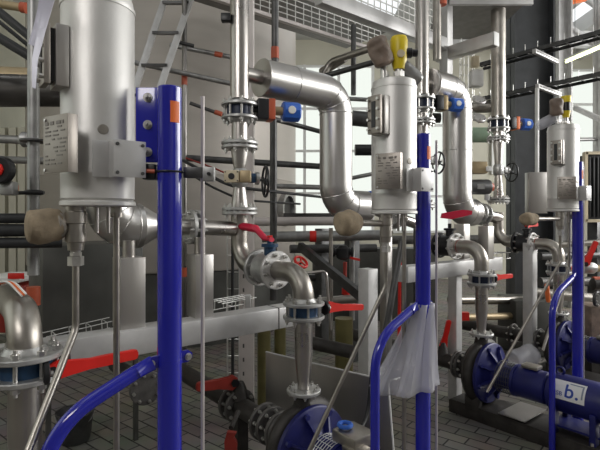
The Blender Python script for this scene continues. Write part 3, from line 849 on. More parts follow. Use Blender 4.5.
# third
a = SB[2] + U * .10; b_ = SB[2] + U * .56
z_ = ZY(84, 4.35)
MB().lathe(SB[2] + UP * z_, U, [(.03, .047), (.14, .047)], 28).build('branch_nozzle', 'steel', label='short steel nozzle behind the middle vessel top, before the second cladding', cat='pipe')
zl3 = ZY(212, 4.64)
r, path = clad([a + UP * z_, b_ + UP * z_, b_ + UP * zl3, b_ + U * .26 + UP * zl3], .18, 'second sheet metal clad pipe, right of the middle blue post', CR=.14)
MB().lathe(a + UP * z_, -U, [(-.002, CR), (.002, CR + .004), (.006, CR), (.008, CR * .4)], 48).build('end_cap', 'clad', r)
MB().torus(b_ + UP * ZY(151, 4.64), UP, .141, .003, 48, 6).build('seam', 'clad', r)
p0, p1 = b_ + U * .26 + UP * zl3, SB[3] + UP * ZY(218, 5.05)
hd = thing('header_pipe', 'short steel pipe with round flanges between the second cladding and the far stack', 'pipe', (p0 + p1) / 2 - UP * .1)
MB().tube([p0, p1], .06, 24).build('pipe', 'steel', hd)
t = (p1 - p0).normalized()
for k in (.25, .42): flange(hd, p0 + t * ((p1 - p0).length * k), t, .115, .022, 'flange', 8, False)

# ------------------------------------------------------------------ frames: beams and box posts
BA = V((-.23, 2.72, 0))
def hbeam(name, a, b, h, w, m, label, joint=None):
    r = thing(name, label, 'beam', (V(a) + V(b)) / 2 - UP * h / 2)
    MB().bar(a, b, w, h, side=W, b=.006).build('box_section', m, r)
    if joint:
        j = V(a) + (V(b) - V(a)) * joint
        MB().bar(j - U * .003, j + U * .003, w + .003, h + .003, side=W).build('joint', 'ink', r)
    return r
zA = ZY(319, 2.72)
hbeam('frame_beam', BA - U * 1.45 + UP * zA, BA + U * .30 + UP * zA, .122, .12, 'bright', 'pale steel box beam crossing behind the nearest blue post', .88)
BB = V((1.33, 3.95, 0)); zB = ZY(267.5, 3.95)
hbeam('frame_beam', BB - U * .74 + UP * zB, BB + U * .62 + UP * zB, .118, .12, 'bright', 'pale steel box beam behind the middle blue post and ball valve')
def boxpost(c, z0, z1, w, label, m='sheet', stub=None):
    r = thing('box_post', label, 'post', (c.x, c.y, z0))
    MB().box(V((c.x, c.y, (z0 + z1) / 2)), w, w, z1 - z0, U, W, b=.003).build('box_section', m, r)
    if stub: MB().lathe(V((c.x, c.y, 0)), UP, [(z1, .03), (z1 + stub, .03)], 18).build('stub_pipe', 'steel', r)
    return r
k = BA - U * .26 + W * .0
boxpost(V((-.535, 2.52, 0)), zA + .06, ZY(254, 2.52), .105, 'sheet steel box post on the pale beam beside the nearest blue post', stub=.09)
boxpost(V((-.83, 2.28, 0)), zA + .06, ZY(257, 2.28), .12, 'sheet steel box post on the pale beam behind the straight dark tube', stub=.08)
q = P(486, 216, 4.1)
boxpost(V((q.x, q.y, 0)), zB + .06, ZY(226, 4.1), .095, 'sheet steel box post on the second beam behind the navy valve elbow', stub=.02)
q = P(462, 216, 4.25)
boxpost(V((q.x, q.y, 0)), zB + .03, ZY(224, 4.25), .10, 'wide sheet steel box post on the second beam under the crimson lever')
# legs of the frame
for (px, d, w, zt, lab) in ((368, 3.42, .10, zB + .05, 'pale frame leg right of the straight red lever'), (455, 4.12, .085, zB - .06, 'pale frame leg right of the middle blue post'), (530, 4.75, .1, ZY(243, 4.7), 'sheet steel frame leg below the far black flange')):
    q = P(px, 216, d)
    boxpost(V((q.x, q.y, 0)), 0, zt, w, lab, 'bright')
# beam stub of the dark frame at left of the leg
MB().bar(P(300, 246, 4.4), P(366, 300, 3.6), .05, .075).build('diagonal_strut', 'dark', label='dark diagonal strut behind the middle drain tube', cat='strut')
q = P(386, 216, 3.75)
boxpost(V((q.x, q.y, 0)), 0, ZY(225, 3.75), .07, 'sheet steel post close behind the middle vessel nozzle')

# ------------------------------------------------------------------ top: gallery beam, baskets, cross beam
zT = ZY(36, 4.75); g0 = P(420, 34, 4.75)
r = thing('gallery_beam', 'pale steel gallery beam running across the top behind the middle vessel', 'beam', g0 - UP * .1)
MB().bar(V((g0.x, g0.y, zT)) - U * 1.36, V((g0.x, g0.y, zT)) + U * .42, .10, .13, side=W, b=.005).build('box_section', 'bright', r)
e0 = V((g0.x, g0.y, zT)) + U * .45
MB().bar(e0 - UP * .4, UP * 6.1 + V((e0.x, e0.y, 0)), .10, .10, side=W, b=.004).build('gallery_post', 'bright', label='short pale post at the end of the gallery beam', cat='post')
MB().bar(e0 - UP * .09 - W * .1, e0 - UP * .09 + W * .56, .09, .13, side=U, b=.004).build('cross_beam', 'sheet', label='grey cross beam reaching toward the aisle from the gallery post', cat='beam')
MB().bar(e0 - UP * .09 + W * .562, e0 - UP * .09 + W * .57, .092, .132, side=U, b=.002).build('end_cap', 'white', label='white end plate on the grey cross beam', cat='end plate')
def mesh_panel(name, a, b, h, n, rows, label, m='wire', r=.004):
    a, b = V(a), V(b); mb = MB()
    for k in range(rows): mb.tube([a + UP * (h * k / (rows - 1)), b + UP * (h * k / (rows - 1))], r, 6)
    for k in range(n + 1):
        p = a + (b - a) * (k / n); mb.tube([p, p + UP * h], r, 6)
    return mb.build(name, m, label=label, cat='railing')
gb = V((g0.x, g0.y, zT + .08)) - W * .06
mesh_panel('gallery_railing', gb - U * 1.3, gb + U * .42, .42, 20, 7, 'wire mesh railing standing on the pale gallery beam', r=.006)
lb = P(300, 26, 5.1)
MB().bar(lb - U * 1.2, lb + U * 1.3, .05, .035, side=W).build('tray_rail', 'pink', label='pinkish rail under the wire mesh tray at the top centre', cat='rail')
mesh_panel('mesh_tray', lb - U * 1.2 + UP * .02, lb + U * 1.3 + UP * .02, .24, 22, 5, 'wire mesh tray along the top centre above the pinkish rail', r=.006)
MB().bar(lb - U * 1.2 + UP * .34 - W * .42, lb + U * 1.5 + UP * .34 - W * .42, .8, .04, side=W).build('walkway_floor', 'grating', label='dark walkway floor behind the wire mesh tray at the top', cat='walkway')
# second gallery at top right: dark soffit with bright edge
MB().box(V((1.98, 5.45, 3.88)), .82, 1.1, .05, X, Y).build('platform_soffit', 'grating', label='dark platform soffit at the top edge above the brownish stack', cat='platform')
MB().box(V((1.98, 4.87, 3.86)), .86, .04, .15, X, Y, b=.004).build('platform_edge', 'bright', label='bright platform edge beam at the top, above the brownish stack', cat='beam')
q = P(460, 14, 5.4)
MB().bar(q - U * .3, q + U * .35 , .07, .09, side=W).build('platform_brace', 'bright', label='pale short beam under the platform soffit', cat='beam')

# ------------------------------------------------------------------ sensors on vessel tops
shrink_to_cam(1)
c = VC[1]
r = thing('level_sensor', 'yellow sensor head on top of the middle vessel', 'sensor', P(397, 82, 2.85))
o_ = P(399, 53, 2.83)
MB().lathe(o_, UP, [(-.10, .035), (-.05, .045), (.0, .05), (.075, .052), (.095, .045), (.10, .02)], 24).build('housing', 'yellow', r)
MB().lathe(o_, X, [(.03, .03), (.075, .03), (.08, .022), (.11, .022)], 18).build('cable_gland', 'black', r)
MB().lathe(o_, UP, [(-.21, .024), (-.10, .024)], 16).hexa(o_ - UP * .13, UP, .034, .03).build('neck', 'bolt', r)
MB().lathe(o_ - UP * .02, -Y, [(.03, .022), (.058, .022)], 16).build('dial', 'cream', r)
lump('wrapped_sensor', P(380, 52, 2.80), V((.35, .1, -.9)), .18, .064, 'brown', 'brown film wrapped sensor beside the yellow sensor head', 'sensor', 6, 1.05)
MB().lathe(P(384, 66, 2.82), UP, [(-.11, .02), (.0, .02)], 14).build('sensor_neck', 'bolt', label='short bright neck under the brown wrapped sensor', cat='fitting')
# grey hood and tape on the lid
lump('lid_hood', P(410, 73, 2.86), V((.75, .2, -.55)), .17, .045, 'galv', 'crumpled grey hood on the lid of the middle vessel', 'cover', 8)
shrink_to_cam(2)
r = thing('level_sensor', 'yellow and black sensor on top of the far right vessel', 'sensor', P(566, 124, 4.45))
o_ = P(566, 107, 4.45)
MB().lathe(o_, UP, [(-.10, .03), (-.04, .04)], 18).build('base', 'yellow', r)
MB().lathe(o_, UP, [(-.04, .038), (.04, .038)], 18).build('black_band', 'black', r)
MB().lathe(o_, UP, [(.04, .045), (.10, .045), (.105, .03)], 18).build('cap', 'yellow', r)
MB().lathe(o_, UP, [(-.16, .018), (-.1, .018)], 12).build('neck', 'bolt', r)
lump('wrapped_sensor', P(556.5, 107, 4.42), V((.12, .1, -1)), .17, .058, 'brown', 'brown wrapped sensor beside the yellow and black one, far right', 'sensor', 9)
lump('lid_hood', P(546, 122, 4.5), V((.8, .1, .5)), .2, .05, 'film', 'milky film bundle next to the far right vessel lid', 'plastic film', 11)

shrink_to_cam(None)
# ------------------------------------------------------------------ instruments right of the second cladding
r = thing('electric_actuator', 'dark grey cylindrical actuator with red end, right of the second cladding', 'actuator', P(478, 198, 4.75))
o_ = P(478, 187, 4.75); ad = V((.95, .1, 0)).normalized()
MB().lathe(o_, ad, [(-.15, .06), (-.14, .075), (.10, .078), (.12, .07)], 28).build('housing', 'dark', r)
MB().lathe(o_, ad, [(.115, .06), (.13, .05), (.155, .04)], 24).build('end_cap', 'brick', r, plabel='red end cap')
MB().box(o_ - Y * .078, .07, .004, .05, X, Y).build('type_plate', 'galv', r)
for s in (-.09, .09): MB().box(o_ + X * s - UP * .10, .04, .04, .07, X, Y, b=.005).build('foot', 'bright', r)
MB().box(P(476, 168, 4.75), .19, .12, .12, X, Y, b=.008).build('instrument_box', 'tan', label='tan instrument box above the dark actuator with red end', cat='box')
MB().box(P(488, 169, 4.7), .05, .07, .05, X, Y, b=.006).build('white_connector', 'white', label='white connector block at the end of the tan instrument box', cat='connector')
MB().box(P(536, 193, 4.95), .19, .10, .43, X, Y, b=.004).build('wall_panel', 'sheet', label='plain grey panel box left of the far right vessel', cat='panel')
MB().tube([P(537, 88, 5.6), P(537, 178, 5.6)], .022, 12).build('vertical_pipe', 'white', label='white upright pipe before the dark hall column', cat='pipe')
# black ribbed duct
r = thing('ribbed_duct', 'black ribbed duct unit at the right edge beside the far right vessel', 'duct', P(600, 225, 5.9))
q = P(595, 188, 5.9)
dm = MB().box(q, .46, .4, .78, X, Y)
dm = dm.build('box', 'black', r)
mb = MB()
for k in range(9): mb.box(q - X * (.2 - k * .05) - Y * .205, .018, .03, .72, X, Y, b=.004)
mb.build('ribs', 'insul', dm)
mb = MB().box(q - X * .245 - Y * .2, .035, .06, .84, X, Y).box(q + UP * .41 - Y * .2, .5, .06, .035, X, Y).box(q - UP * .41 - Y * .2, .5, .06, .035, X, Y)
mb.build('frame', 'cream', r)

# cable ladders at the right, running across the hall
def cable_ladder(a, L, label, n=14):
    a = V(a); mb = MB()
    for s in (0, 1):
        o_ = a + U * (.22 * s)
        mb.bar(o_ - W * L * .45, o_ + W * L * .55, .012, .04, side=U)
    for k in range(n):
        p = a - W * L * .45 + W * (L * (k + .5) / n)
        mb.bar(p, p + U * .22, .016, .01, side=W)
    r = mb.build('cable_ladder', 'dark', label=label, cat='cable tray')
    mb = MB()
    for k in range(n):
        p = a - W * L * .45 + W * (L * (k + .5) / n); mb.tube([p, p + UP * .10], .004, 6)
    mb.build('pins', 'wire', r)
    mb = MB()
    for k in range(5):
        o_ = a + U * (.04 + .035 * k) + UP * .03
        mb.tube([o_ - W * L * .45, o_ + UP * random.uniform(-.005, .01), o_ + W * L * .55], .013, 8)
    mb.build('cables', 'insul', r)
cable_ladder(P(548, 85, 5.8), 2.2, 'lower black cable ladder crossing the dark hall column, above the far vessel')
cable_ladder(P(548, 46, 5.8), 2.2, 'upper black cable ladder crossing the dark hall column')
for (px, py, qx, qy, lab) in ((537, 86, 577, 104, 'perforated bright bracket under the lower cable ladder'), (534, 51, 568, 66, 'perforated bright bracket under the upper cable ladder')):
    a = P(px, py, 5.6); b2 = a + U * .62
    br = MB().bar(a, b2, .045, .05, side=W, b=.003).build('strut_bracket', 'bright', label=lab, cat='bracket')
    mb = MB()
    for k in range(8):
        p = a + U * (.05 + .075 * k) + W * .0232; mb.box(p, .058, .002, .014, U, W)
    mb.build('slot_holes', 'ink', br)
# lit tube lamp and orange crane rail at the top right
lm = thing('tube_lamp', 'lit yellowish tube lamp hanging at the upper right', 'lamp', P(585, 56, 7.2))
a, b2 = P(566, 62, 7.6), P(606, 45, 6.6)
MB().tube([a, b2], .016, 10).build('tube', 'lamp', lm)
MB().bar(a + UP * .045, b2 + UP * .045, .06, .03, side=UP.cross(b2 - a)).build('housing', 'white', lm)
for k in (.25, .75):
    p = a.lerp(b2, k) + UP * .05; MB().tube([p, V((p.x, p.y, 6.1))], .004, 6).build('suspension_wire', 'dark', lm)
MB().bar(P(558, 2, 8.6), P(586, -4, 8.6), .12, .16).build('crane_rail', 'orange', label='orange crane rail end at the top right edge', cat='rail')

# ------------------------------------------------------------------ scaffold around the tank
def pipe(name, a, b, r, m, label, cat='pipe', n=14): return MB().tube([a, b], r, n).build(name, m, label=label, cat=cat)
def standard(px, d, z0, z1, r, label, coup, m='galv'):
    q = P(px, 216, d)
    t = thing('scaffold_standard', label, 'scaffold pole', (q.x, q.y, z0), 'scaffold poles around the tank')
    MB().tube([V((q.x, q.y, z0)), V((q.x, q.y, z1))], r, 16).build('tube', m, t)
    for (py, h) in coup:
        z = ZY(py, d); MB().lathe(V((q.x, q.y, z)), UP, [(-h / 2, r + .004), (h / 2, r + .004)], 16).build('coupler', 'brick', t, plabel='orange red coupler sleeve')
standard(184.5, 4.6, .0, 4.3, .025, 'dark scaffold pole behind the nearest blue post with orange red sleeves', ((80, .10), (272, .09)), 'dmetal')
standard(275, 3.75, ZY(64, 3.75), 6.1, .028, 'dark scaffold pole hanging down behind the cone cladding with orange sleeve', ((53, .09),), 'dark')
standard(33.5, 2.55, 1.28, 3.6, .030, 'scaffold pole at far left, left of the nearest vessel', ((296, .10),))
a, b2 = P(128, 61, 4.4), P(246, 87, 4.7)
pipe('scaffold_tube', a, b2, .024, 'galv', 'slanting scaffold tube passing in front of the ladder')
a, b2 = P(170, 45, 5.2), P(246, 60, 5.3)
pipe('scaffold_tube', a, b2, .026, 'galv', 'upper scaffold tube with orange patch behind the tall stack')
pipe('orange_patch', P(215, 53.8, 5.2), P(222, 55.3, 5.2), .03, 'brick', 'orange patch on the upper scaffold tube', 'tape')
pipe('scaffold_tube', P(178, 42, 4.55), P(194, 46, 4.6), .018, 'dark', 'short dark scaffold coupling near the ladder')
pipe('handrail', P(186, 158, 4.2), P(345, 168, 4.8), .03, 'dark', 'long dark horizontal tube at handwheel height before the tank')
pipe('handrail', P(275, 186, 4.7), P(340, 188, 4.9), .026, 'galv', 'grey horizontal tube below the long dark one')
pipe('scaffold_tube', P(190, 103, 4.7), P(228, 117, 4.75), .018, 'dark', 'thin dark tube left of the control valve on the tall stack')
pipe('orange_patch', P(215, 112, 4.65), P(222, 114.4, 4.65), .024, 'brick', 'orange sleeve on the thin dark tube left of the control valve', 'tape')
pipe('scaffold_tube', P(270, 118, 4.2), P(322, 132, 4.5), .022, 'dark', 'dark slanting tube right of the stack actuator')
q = P(266, 216, 3.9)
MB().box(P(288, 121, 3.9), .12, .03, .02, X, Y).build('white_bracket', 'white', label='small white bracket below the blue actuator knob', cat='bracket')
# upright dark pole right of the handwheel
pipe('scaffold_tube', P(273.5, 120, 3.9), P(273.5, 300, 3.9), .03, 'dark', 'dark upright tube right of the black handwheel')
# cables
for k, (pts, r_, m, lab) in enumerate((
    ([P(182, 160, 3.6), P(205, 172, 3.5), P(228, 186, 3.4), P(260, 190, 3.6), P(330, 198, 4.4)], .012, 'insul', 'thick black cable sagging from the blue post clamp past the stack'),
    ([P(184, 170, 3.6), P(210, 186, 3.5), P(240, 200, 3.5), P(300, 204, 4.2)], .009, 'insul', 'thin black cable under the thick sagging cable'),
    ([P(186, 158, 3.65), P(214, 168, 3.6), P(236, 178, 3.5)], .007, 'drred', 'dark red cable above the sagging black cables'))):
    MB().tube(bend(pts, .3, 5), r_, 10).build('cable', m, label=lab, cat='cable')

# ladder leaning against the tank
r = thing('access_ladder', 'pale aluminium ladder leaning behind the nearest blue post', 'ladder', P(146, 100, 4.3))
la, lb_ = P(178, -40, 4.9), P(131, 100, 4.2); dx = V((.24, .05, 0))
lc, ld = P(204, -40, 4.9), P(156, 100, 4.2)
sv = V((1, .2, 0)).normalized()
MB().bar(la, lb_, .06, .03, side=sv, b=.003).build('stringer', 'bright', r)
MB().bar(lc, ld, .06, .03, side=sv, b=.003).build('stringer', 'bright', r)
for k in (.12, .34, .56, .78, .97):
    MB().bar(la.lerp(lb_, k), lc.lerp(ld, k), .09, .025, side=V((0, .9, .2))).build('rung', 'dark', r)

# ------------------------------------------------------------------ left background
pipe('lagged_pipe', P(-30, 90, 2.75), P(66, 91.5, 3.05), .098, 'dmetal', 'thick dark metal lagged pipe at left running behind the nearest vessel', n=36)
pipe('lagged_pipe', P(-30, 76, 3.4), P(66, 79, 3.6), .075, 'tan', 'brownish lagged pipe just above the thick dark one at left', n=28)
for py, r_, lab in ((218.5, .026, 'upper black insulated pipe left of the tan wrap'), (230.5, .033, 'middle black insulated pipe left of the tan wrap'), (243, .028, 'lowest black insulated pipe left of the tan wrap')):
    pipe('insulated_pipe', P(-30, py, 2.3), P(62, py - .4, 2.5), r_, 'insul', lab)
pipe('scaffold_tube', P(-20, 138, 2.9), P(23, 140, 2.9), .026, 'galv', 'upper scaffold crosstube at far left ending in a clamp')
cl = thing('scaffold_clamp', 'round scaffold clamp on the far left pole', 'clamp', P(33, 148, 2.6))
MB().disc(P(34, 141, 2.55), UP, .07, .012, 28).build('rosette', 'dark', cl)
MB().lathe(P(20, 139.5, 2.7), X, [(0, .026), (.02, .045), (.05, .04), (.055, .02)], 16).build('wedge_head', 'galv', cl)
pipe('scaffold_tube', P(-20, 159, 3.1), P(52, 161, 3.1), .024, 'galv', 'lower scaffold crosstube at far left below the clamp')
MB().torus(P(34, 192.5, 2.55), UP, .036, .014, 20).build('pole_clamp', 'black', label='black clamp ring low on the far left pole', cat='clamp')
pipe('clamp_hook', P(13, 193, 2.5), P(44, 192.5, 2.5), .01, 'black', 'black hook bar at the low clamp on the far left pole', 'bracket')
pipe('diagonal_brace', P(-30, -12, 2.6), P(34, 40, 2.6), .024, 'insul', 'upper dark diagonal brace at the top left')
pipe('diagonal_brace', P(-30, -2, 2.75), P(34, 50, 2.75), .012, 'insul', 'thin dark diagonal brace at the top left')
pipe('diagonal_brace', P(-30, 20, 2.7), P(36, 60, 2.7), .028, 'insul', 'lower dark diagonal brace at the top left')
pipe('scaffold_tube', P(-20, 1, 3.2), P(22, 7.5, 3.2), .028, 'tan', 'tan tube with red cap at the top left corner')
MB().lathe(P(21.5, 7.4, 3.2), V((1, 0, -.14)), [(0, .036), (.035, .036)], 18).build('red_plug', 'brick', label='red cap on the tan tube in the top left corner', cat='cap')
r = thing('selector_knob', 'black round selector knob with red centre at the left edge', 'knob', P(1, 186, 2.35))
o_ = P(0, 170, 2.35)
MB().disc(o_, -Y, .07, .05, 28).build('dial_body', 'black', r); MB().disc(o_ - Y * .03, -Y, .035, .02, 8).build('red_centre', 'red', r)
MB().box(o_ + Y * .04 - UP * .09 + X * .02, .07, .06, .07, X, Y, b=.01).build('housing', 'galv', r)
MB().box(P(15, 188, 3.0), .035, .03, .04, X, Y, b=.005).build('orange_plug', 'orange', label='small orange plug below the round selector knob', cat='plug')
for k, px in enumerate((3, 14, 23)):
    q = P(px, 216, 6.4)
    MB().box(V((q.x, q.y, 1.4)), .10, .08, 2.8, X, Y).build('window_post', 'wallm' , label=['cream upright at the left picture edge behind the black pipes', 'cream upright between the other two behind the far left pole', 'cream upright just left of the far left scaffold pole'][k], cat='post')
r = thing('red_machine', 'red machine housing at the lower left behind the thick elbow', 'machine', P(8, 345, 4.3))
MB().box(P(6, 305, 4.3), .55, .4, .42, X, Y, b=.02).build('housing', 'drred', r)
MB().box(P(14, 277, 4.25), .34, .42, .05, X, Y, b=.01).build('cover', 'white', r)
MB().box(P(16, 276, 4.03), .14, .006, .05, X, Y, b=.002).build('sign', 'red', r)
MB().box(P(34, 300, 4.0), .1, .1, .25, X, Y, b=.004).build('red_post_foot', 'drred', label='dull red block beneath the far left scaffold pole', cat='block')
MB().box(P(34, 300, 4.0)-UP*.42, .08, .08, .6, X, Y, b=.004).build('block_stand', 'plinth', label='dark stand below the dull red block', cat='stand')
for k in range(3):
    a = P(-6 + 4 * k, 283 + k, 1.72); b2 = P(22 + 2 * k, 296 - k, 1.62)
    MB().tube(bend([a, (a + b2) / 2 + UP * .03, b2], .1, 5), .0035, 8).build('thin_wire', ('white', 'orange', 'white')[k], label=['thin white wire over the thick elbow at the left edge', 'thin orange wire over the thick elbow at the left edge', 'second white wire, lowest on the thick elbow'][k], cat='wire')
basket('cable_basket', P(44, 335, 2.75), P(112, 319, 3.1), W, .12, 4, 'wire cable basket lying before the low dark cabinet', .003, rows=2, walls=.07)
basket('cable_basket', P(216, 302, 3.1), P(250, 296, 3.4), W, .16, 4, 'wire cable basket right of the box post on the pale beam', .0035, rows=4, walls=.07)
MB().box(P(248, 301, 3.2), .035, .04, .085, X, Y, b=.003).build('steel_clip', 'bright', label='bright steel clip at the end of the small wire basket', cat='clip')
# bucket and disc on the paving, lower left
q = P(75, 437, 3.35); q.z = 0
r = thing('steel_bucket', 'dark steel bucket on the paving behind the nearest blue brace', 'bucket', q)
MB().lathe(q, UP, [(.002, .095), (.01, .10), (.20, .125), (.205, .129), (.215, .129), (.215, .12), (.05, .095)], 36).build('pail', 'dark', r)
MB().torus(q + UP * .20, V((.2, -.5, .8)), .125, .004, 28, 6, 0, 3.14).build('bail', 'galv', r)
def lowflange(px, py, d, ax, R, label, L=.3, rp=.05):
    o_ = P(px, py, d); r = thing('flanged_pipe', label, 'pipe', o_ - UP * R)
    MB().tube([o_, o_ + ax * L], rp, 20).build('pipe', 'iron', r); flange(r, o_, -ax, R, .025, 'castgrey', 8, True)
    return r
lowflange(146, 388, 2.95, -W, .105, 'dark flanged pipe end showing left of the nearest blue post, near the floor', .6)
# suction line of the centre pump
o_ = PP[1] + UP * .36
r = thing('suction_line', 'dark suction pipe with bolted flanges running back from the centre pump', 'pipe', (o_ - W * .8) - UP * .36)
MB().tube([o_ - W * .20, o_ - W * 1.9], .062, 24).build('pipe', 'iron', r)
for k in (.21, .30, .37, .66, .74): flange(r, o_ - W * k, -W, .112, .024, 'castgrey', 8, True)
MB().box(o_ - W * .66 - UP * .2, .08, .08, .32, U, W).build('support_foot', 'iron', r)
v_ = thing('gate_valve', 'dark suction valve with dull red lever beside the pale square post foot', 'valve', o_ - W * .62 + UP * .05)
MB().lathe(o_ - W * .66, UP, [(.05, .06), (.13, .04), (.16, .025)], 18).build('bonnet', 'iron', v_)
lever(v_, o_ - W * .66 + UP * .165 - U * .04, -(U * .75 + V((.35, 0, 0))), .25, 'drred', .055, drop=-.01)
MB().prism([(-.03, -.09), (.03, -.09), (.034, .02), (.015, .05), (.03, .075), (-.02, .08), (-.034, .03)], P(231, 446, 2.55), X, UP, .03).build('drain_lever', 'drred', label='dull red drain lever hanging below the suction flanges', cat='lever')
MB().tube([P(231, 428, 2.58), P(238, 412, 2.72)], .014, 10).build('drain_stub', 'iron', label='dark drain stub above the hanging dull red lever', cat='pipe')
# suction of pump 3
o_ = PP[2] + UP * .36
r = thing('suction_line', 'dark suction pipe with flanges running back from the stickered pump', 'pipe', (o_ - W * .6) - UP * .36)
MB().tube([o_ - W * .20, o_ - W * 1.5], .062, 24).build('pipe', 'iron', r)
for k in (.21, .50): flange(r, o_ - W * k, -W, .112, .024, 'castgrey', 8, False)
o2 = o_ - W * .50
flange(r, o_ - W * .56, -W, .115, .024, 'flange_lt', 8, False)
MB().box(o_ - W * .70 - UP * .2, .08, .08, .32, U, W).build('support_foot', 'iron', r)
v_ = thing('gate_valve', 'dark suction valve with upright red lever left of the stickered pump', 'valve', o_ - W * .38 + UP * .05)
MB().lathe(o_ - W * .36, UP, [(.04, .05), (.11, .035), (.15, .02)], 18).build('bonnet', 'iron', v_)
lever(v_, o_ - W * .36 + UP * .10 - U * .0, V((.06, -.02, .3)), .25, 'red', .04, side=X)
o_ = PP[3] + UP * .36
r = thing('suction_line', 'dark suction pipe behind the far right pump', 'pipe', (o_ - W * .6) - UP * .36)
MB().tube([o_ - W * .20, o_ - W * 1.2], .062, 24).build('pipe', 'iron', r)
flange(r, o_ - W * .45, -W, .112, .024, 'iron', 8, False)
MB().box(o_ - W * .70 - UP * .2, .08, .08, .32, U, W).build('support_foot', 'iron', r)

# splash plate behind the centre pump
pts = [P(266, 352, 3.15), P(388, 381, 2.72)]
a, b2 = pts
r = thing('splash_plate', 'grey sheet steel splash plate standing behind the centre pump with rolled edge', 'plate', V((b2.x, b2.y, 0)))
lo_a, lo_b = V((a.x, a.y, .02)), V((b2.x + .045, b2.y - .03, .02))
mb = MB(); n_ = (b2 - a).cross(lo_a - a).normalized() * .003
vs = [mb.bm.verts.new(p + s * n_) for s in (-1, 1) for p in (a, b2, lo_b, lo_a)]
for q_ in ((0, 1, 2, 3), (7, 6, 5, 4), (0, 4, 5, 1), (1, 5, 6, 2), (2, 6, 7, 3), (3, 7, 4, 0)): mb.bm.faces.new([vs[k] for k in q_])
mb.build('sheet', 'sheet', r)
MB().tube([a, b2], .006, 10).build('top_edge', 'bright', r); MB().tube([b2, lo_b], .006, 10).build('side_edge', 'white', r)
# black hose along the plate
MB().tube(bend([P(372, 372, 2.62), P(368, 415, 2.6), P(358, 434, 2.5), P(348, 437, 2.42)], .12, 8), .012, 12).build('hose', 'insul', label='black hose curving down before the splash plate to the centre pump', cat='hose')

# ------------------------------------------------------------------ middle background pipework
pipe('service_pipe', P(262, 237, 4.3), P(385, 235, 4.5), .05, 'galv', 'long grey service pipe with red band behind the crimson lever')
MB().lathe(P(313, 236.4, 4.36), X, [(-.03, .054), (.03, .054)], 18).build('red_band', 'red', label='red band on the long grey service pipe', cat='tape')
pipe('service_pipe', P(250, 221.5, 4.7), P(372, 221, 4.8), .045, 'pink', 'pinkish service pipe just above the red banded one')
MB().box(P(310, 216, 4.9), .55, .1, .06, X, Y).build('dark_rail', 'dark', label='dark rail behind the pinkish service pipe', cat='rail')
r = thing('red_handwheel_valve', 'small valve with tilted red handwheel behind the bright bolted flange', 'valve', P(301, 285, 3.7))
o_ = P(301, 262, 3.7); ax = V((.5, -.5, .7)).normalized()
w_ = MB().torus(o_, ax, .055, .011, 24, 8); x, y = frame(ax)
for k in range(3):
    a = k * 2.09; w_.tube([o_, o_ + (x * math.cos(a) + y * math.sin(a)) * .055], .007, 8)
w_.build('handwheel', 'red', r); MB().tube([o_, o_ - ax * .2], .012, 10).build('spindle', 'dark', r)
MB().tube(bend([P(304, 273, 3.3), P(326, 271, 3.3), P(331, 330, 3.3)], .03, 5), .010, 10).build('bent_tube', 'steel', label='bent steel tube arching right of the centre elbow', cat='tube')
for (px, y0, y1, d, rr, lab) in ((264, 326, 376, 3.9, .055, 'olive pipe leg left of the centre reducer, nearest the post'), (280, 326, 370, 4.05, .05, 'second olive pipe leg half hidden by the centre reducer'), (344, 318, 372, 3.9, .075, 'thick olive pipe leg under the straight red lever')):
    q = P(px, 216, d)
    MB().lathe(V((q.x, q.y, 0)), UP, [(.0, rr), (ZY(y0, d), rr)], 24).build('olive_pipe', 'olive', label=lab, cat='pipe')
pipe('return_pipe', P(300, 340, 3.7), P(352, 352, 3.5), .05, 'iron', 'dark return pipe behind the centre reducer')
pipe('return_pipe', P(318, 302, 4.3), P(362, 298, 4.4), .04, 'rough_steel', 'grey return pipe behind the straight red lever')
pipe('upright_pipe', P(331, 228, 4.1), P(331, 350, 4.1), .018, 'rough_steel', 'thin upright pipe behind the straight red lever hub')
pipe('upright_pipe', P(352, 240, 4.5), P(352, 320, 4.5), .026, 'galv', 'grey upright pipe with red clamp behind the middle drain tube')
MB().lathe(P(346, 291, 4.45), UP, [(-.03, .04), (.03, .04)], 18).build('red_clamp', 'red', label='red clamp low behind the middle drain tube', cat='clamp')
r = thing('black_valve', 'small black valve with red handle behind the middle drain tube', 'valve', P(343, 262, 4.2))
lump_o = P(343, 252, 4.2)
MB().lathe(lump_o, UP, [(-.07, .03), (-.05, .06), (.03, .065), (.06, .03)], 18).lathe(lump_o, X, [(-.09, .045), (-.075, .045), (-.07, .03), (.07, .03), (.075, .045), (.09, .045)], 18).build('valve_body', 'black', r)
MB().bar(lump_o + X * .06 - UP * .05, lump_o + X * .15 - UP * .07, .03, .02).build('handle', 'red', r)
pipe('relief_pipe', P(402, 240, 3.3), P(386, 330, 3.2), .022, 'dark', 'dark slanting tube behind the middle vessel toward the plastic film', 'tube')
pipe('red_pole', P(400, 262, 3.9), P(399, 345, 3.9), .014, 'red', 'thin red pole behind the middle blue post brace', 'pole')
pipe('red_pole', P(345, 262, 4.9), P(345, 300, 4.9), .02, 'drred', 'short red pole behind the pale frame leg', 'pole')
for k, (px, py, w_, h_, d, m, lab) in enumerate(((300, 216, .34, .05, 4.9, 'dark', ''),)): pass
basket('cable_basket', P(372, 372, 3.6), P(418, 360, 3.9), W, .14, 6, 'wire basket on the floor behind the plastic film', .0035, rows=4, walls=.07)
basket('cable_basket', P(482, 254, 4.6), P(505, 252, 4.9), W, .12, 4, 'little wire basket below the far steel bend', .0035, rows=4, walls=.06)
pipe('floor_pipe', P(450, 300, 5.2), P(560, 300, 5.8), .05, 'rough_steel', 'grey floor pipe behind the stickered pump reducer')
pipe('floor_pipe', P(450, 318, 5.0), P(510, 316, 5.4), .04, 'tan', 'tan floor pipe behind the stickered pump reducer')
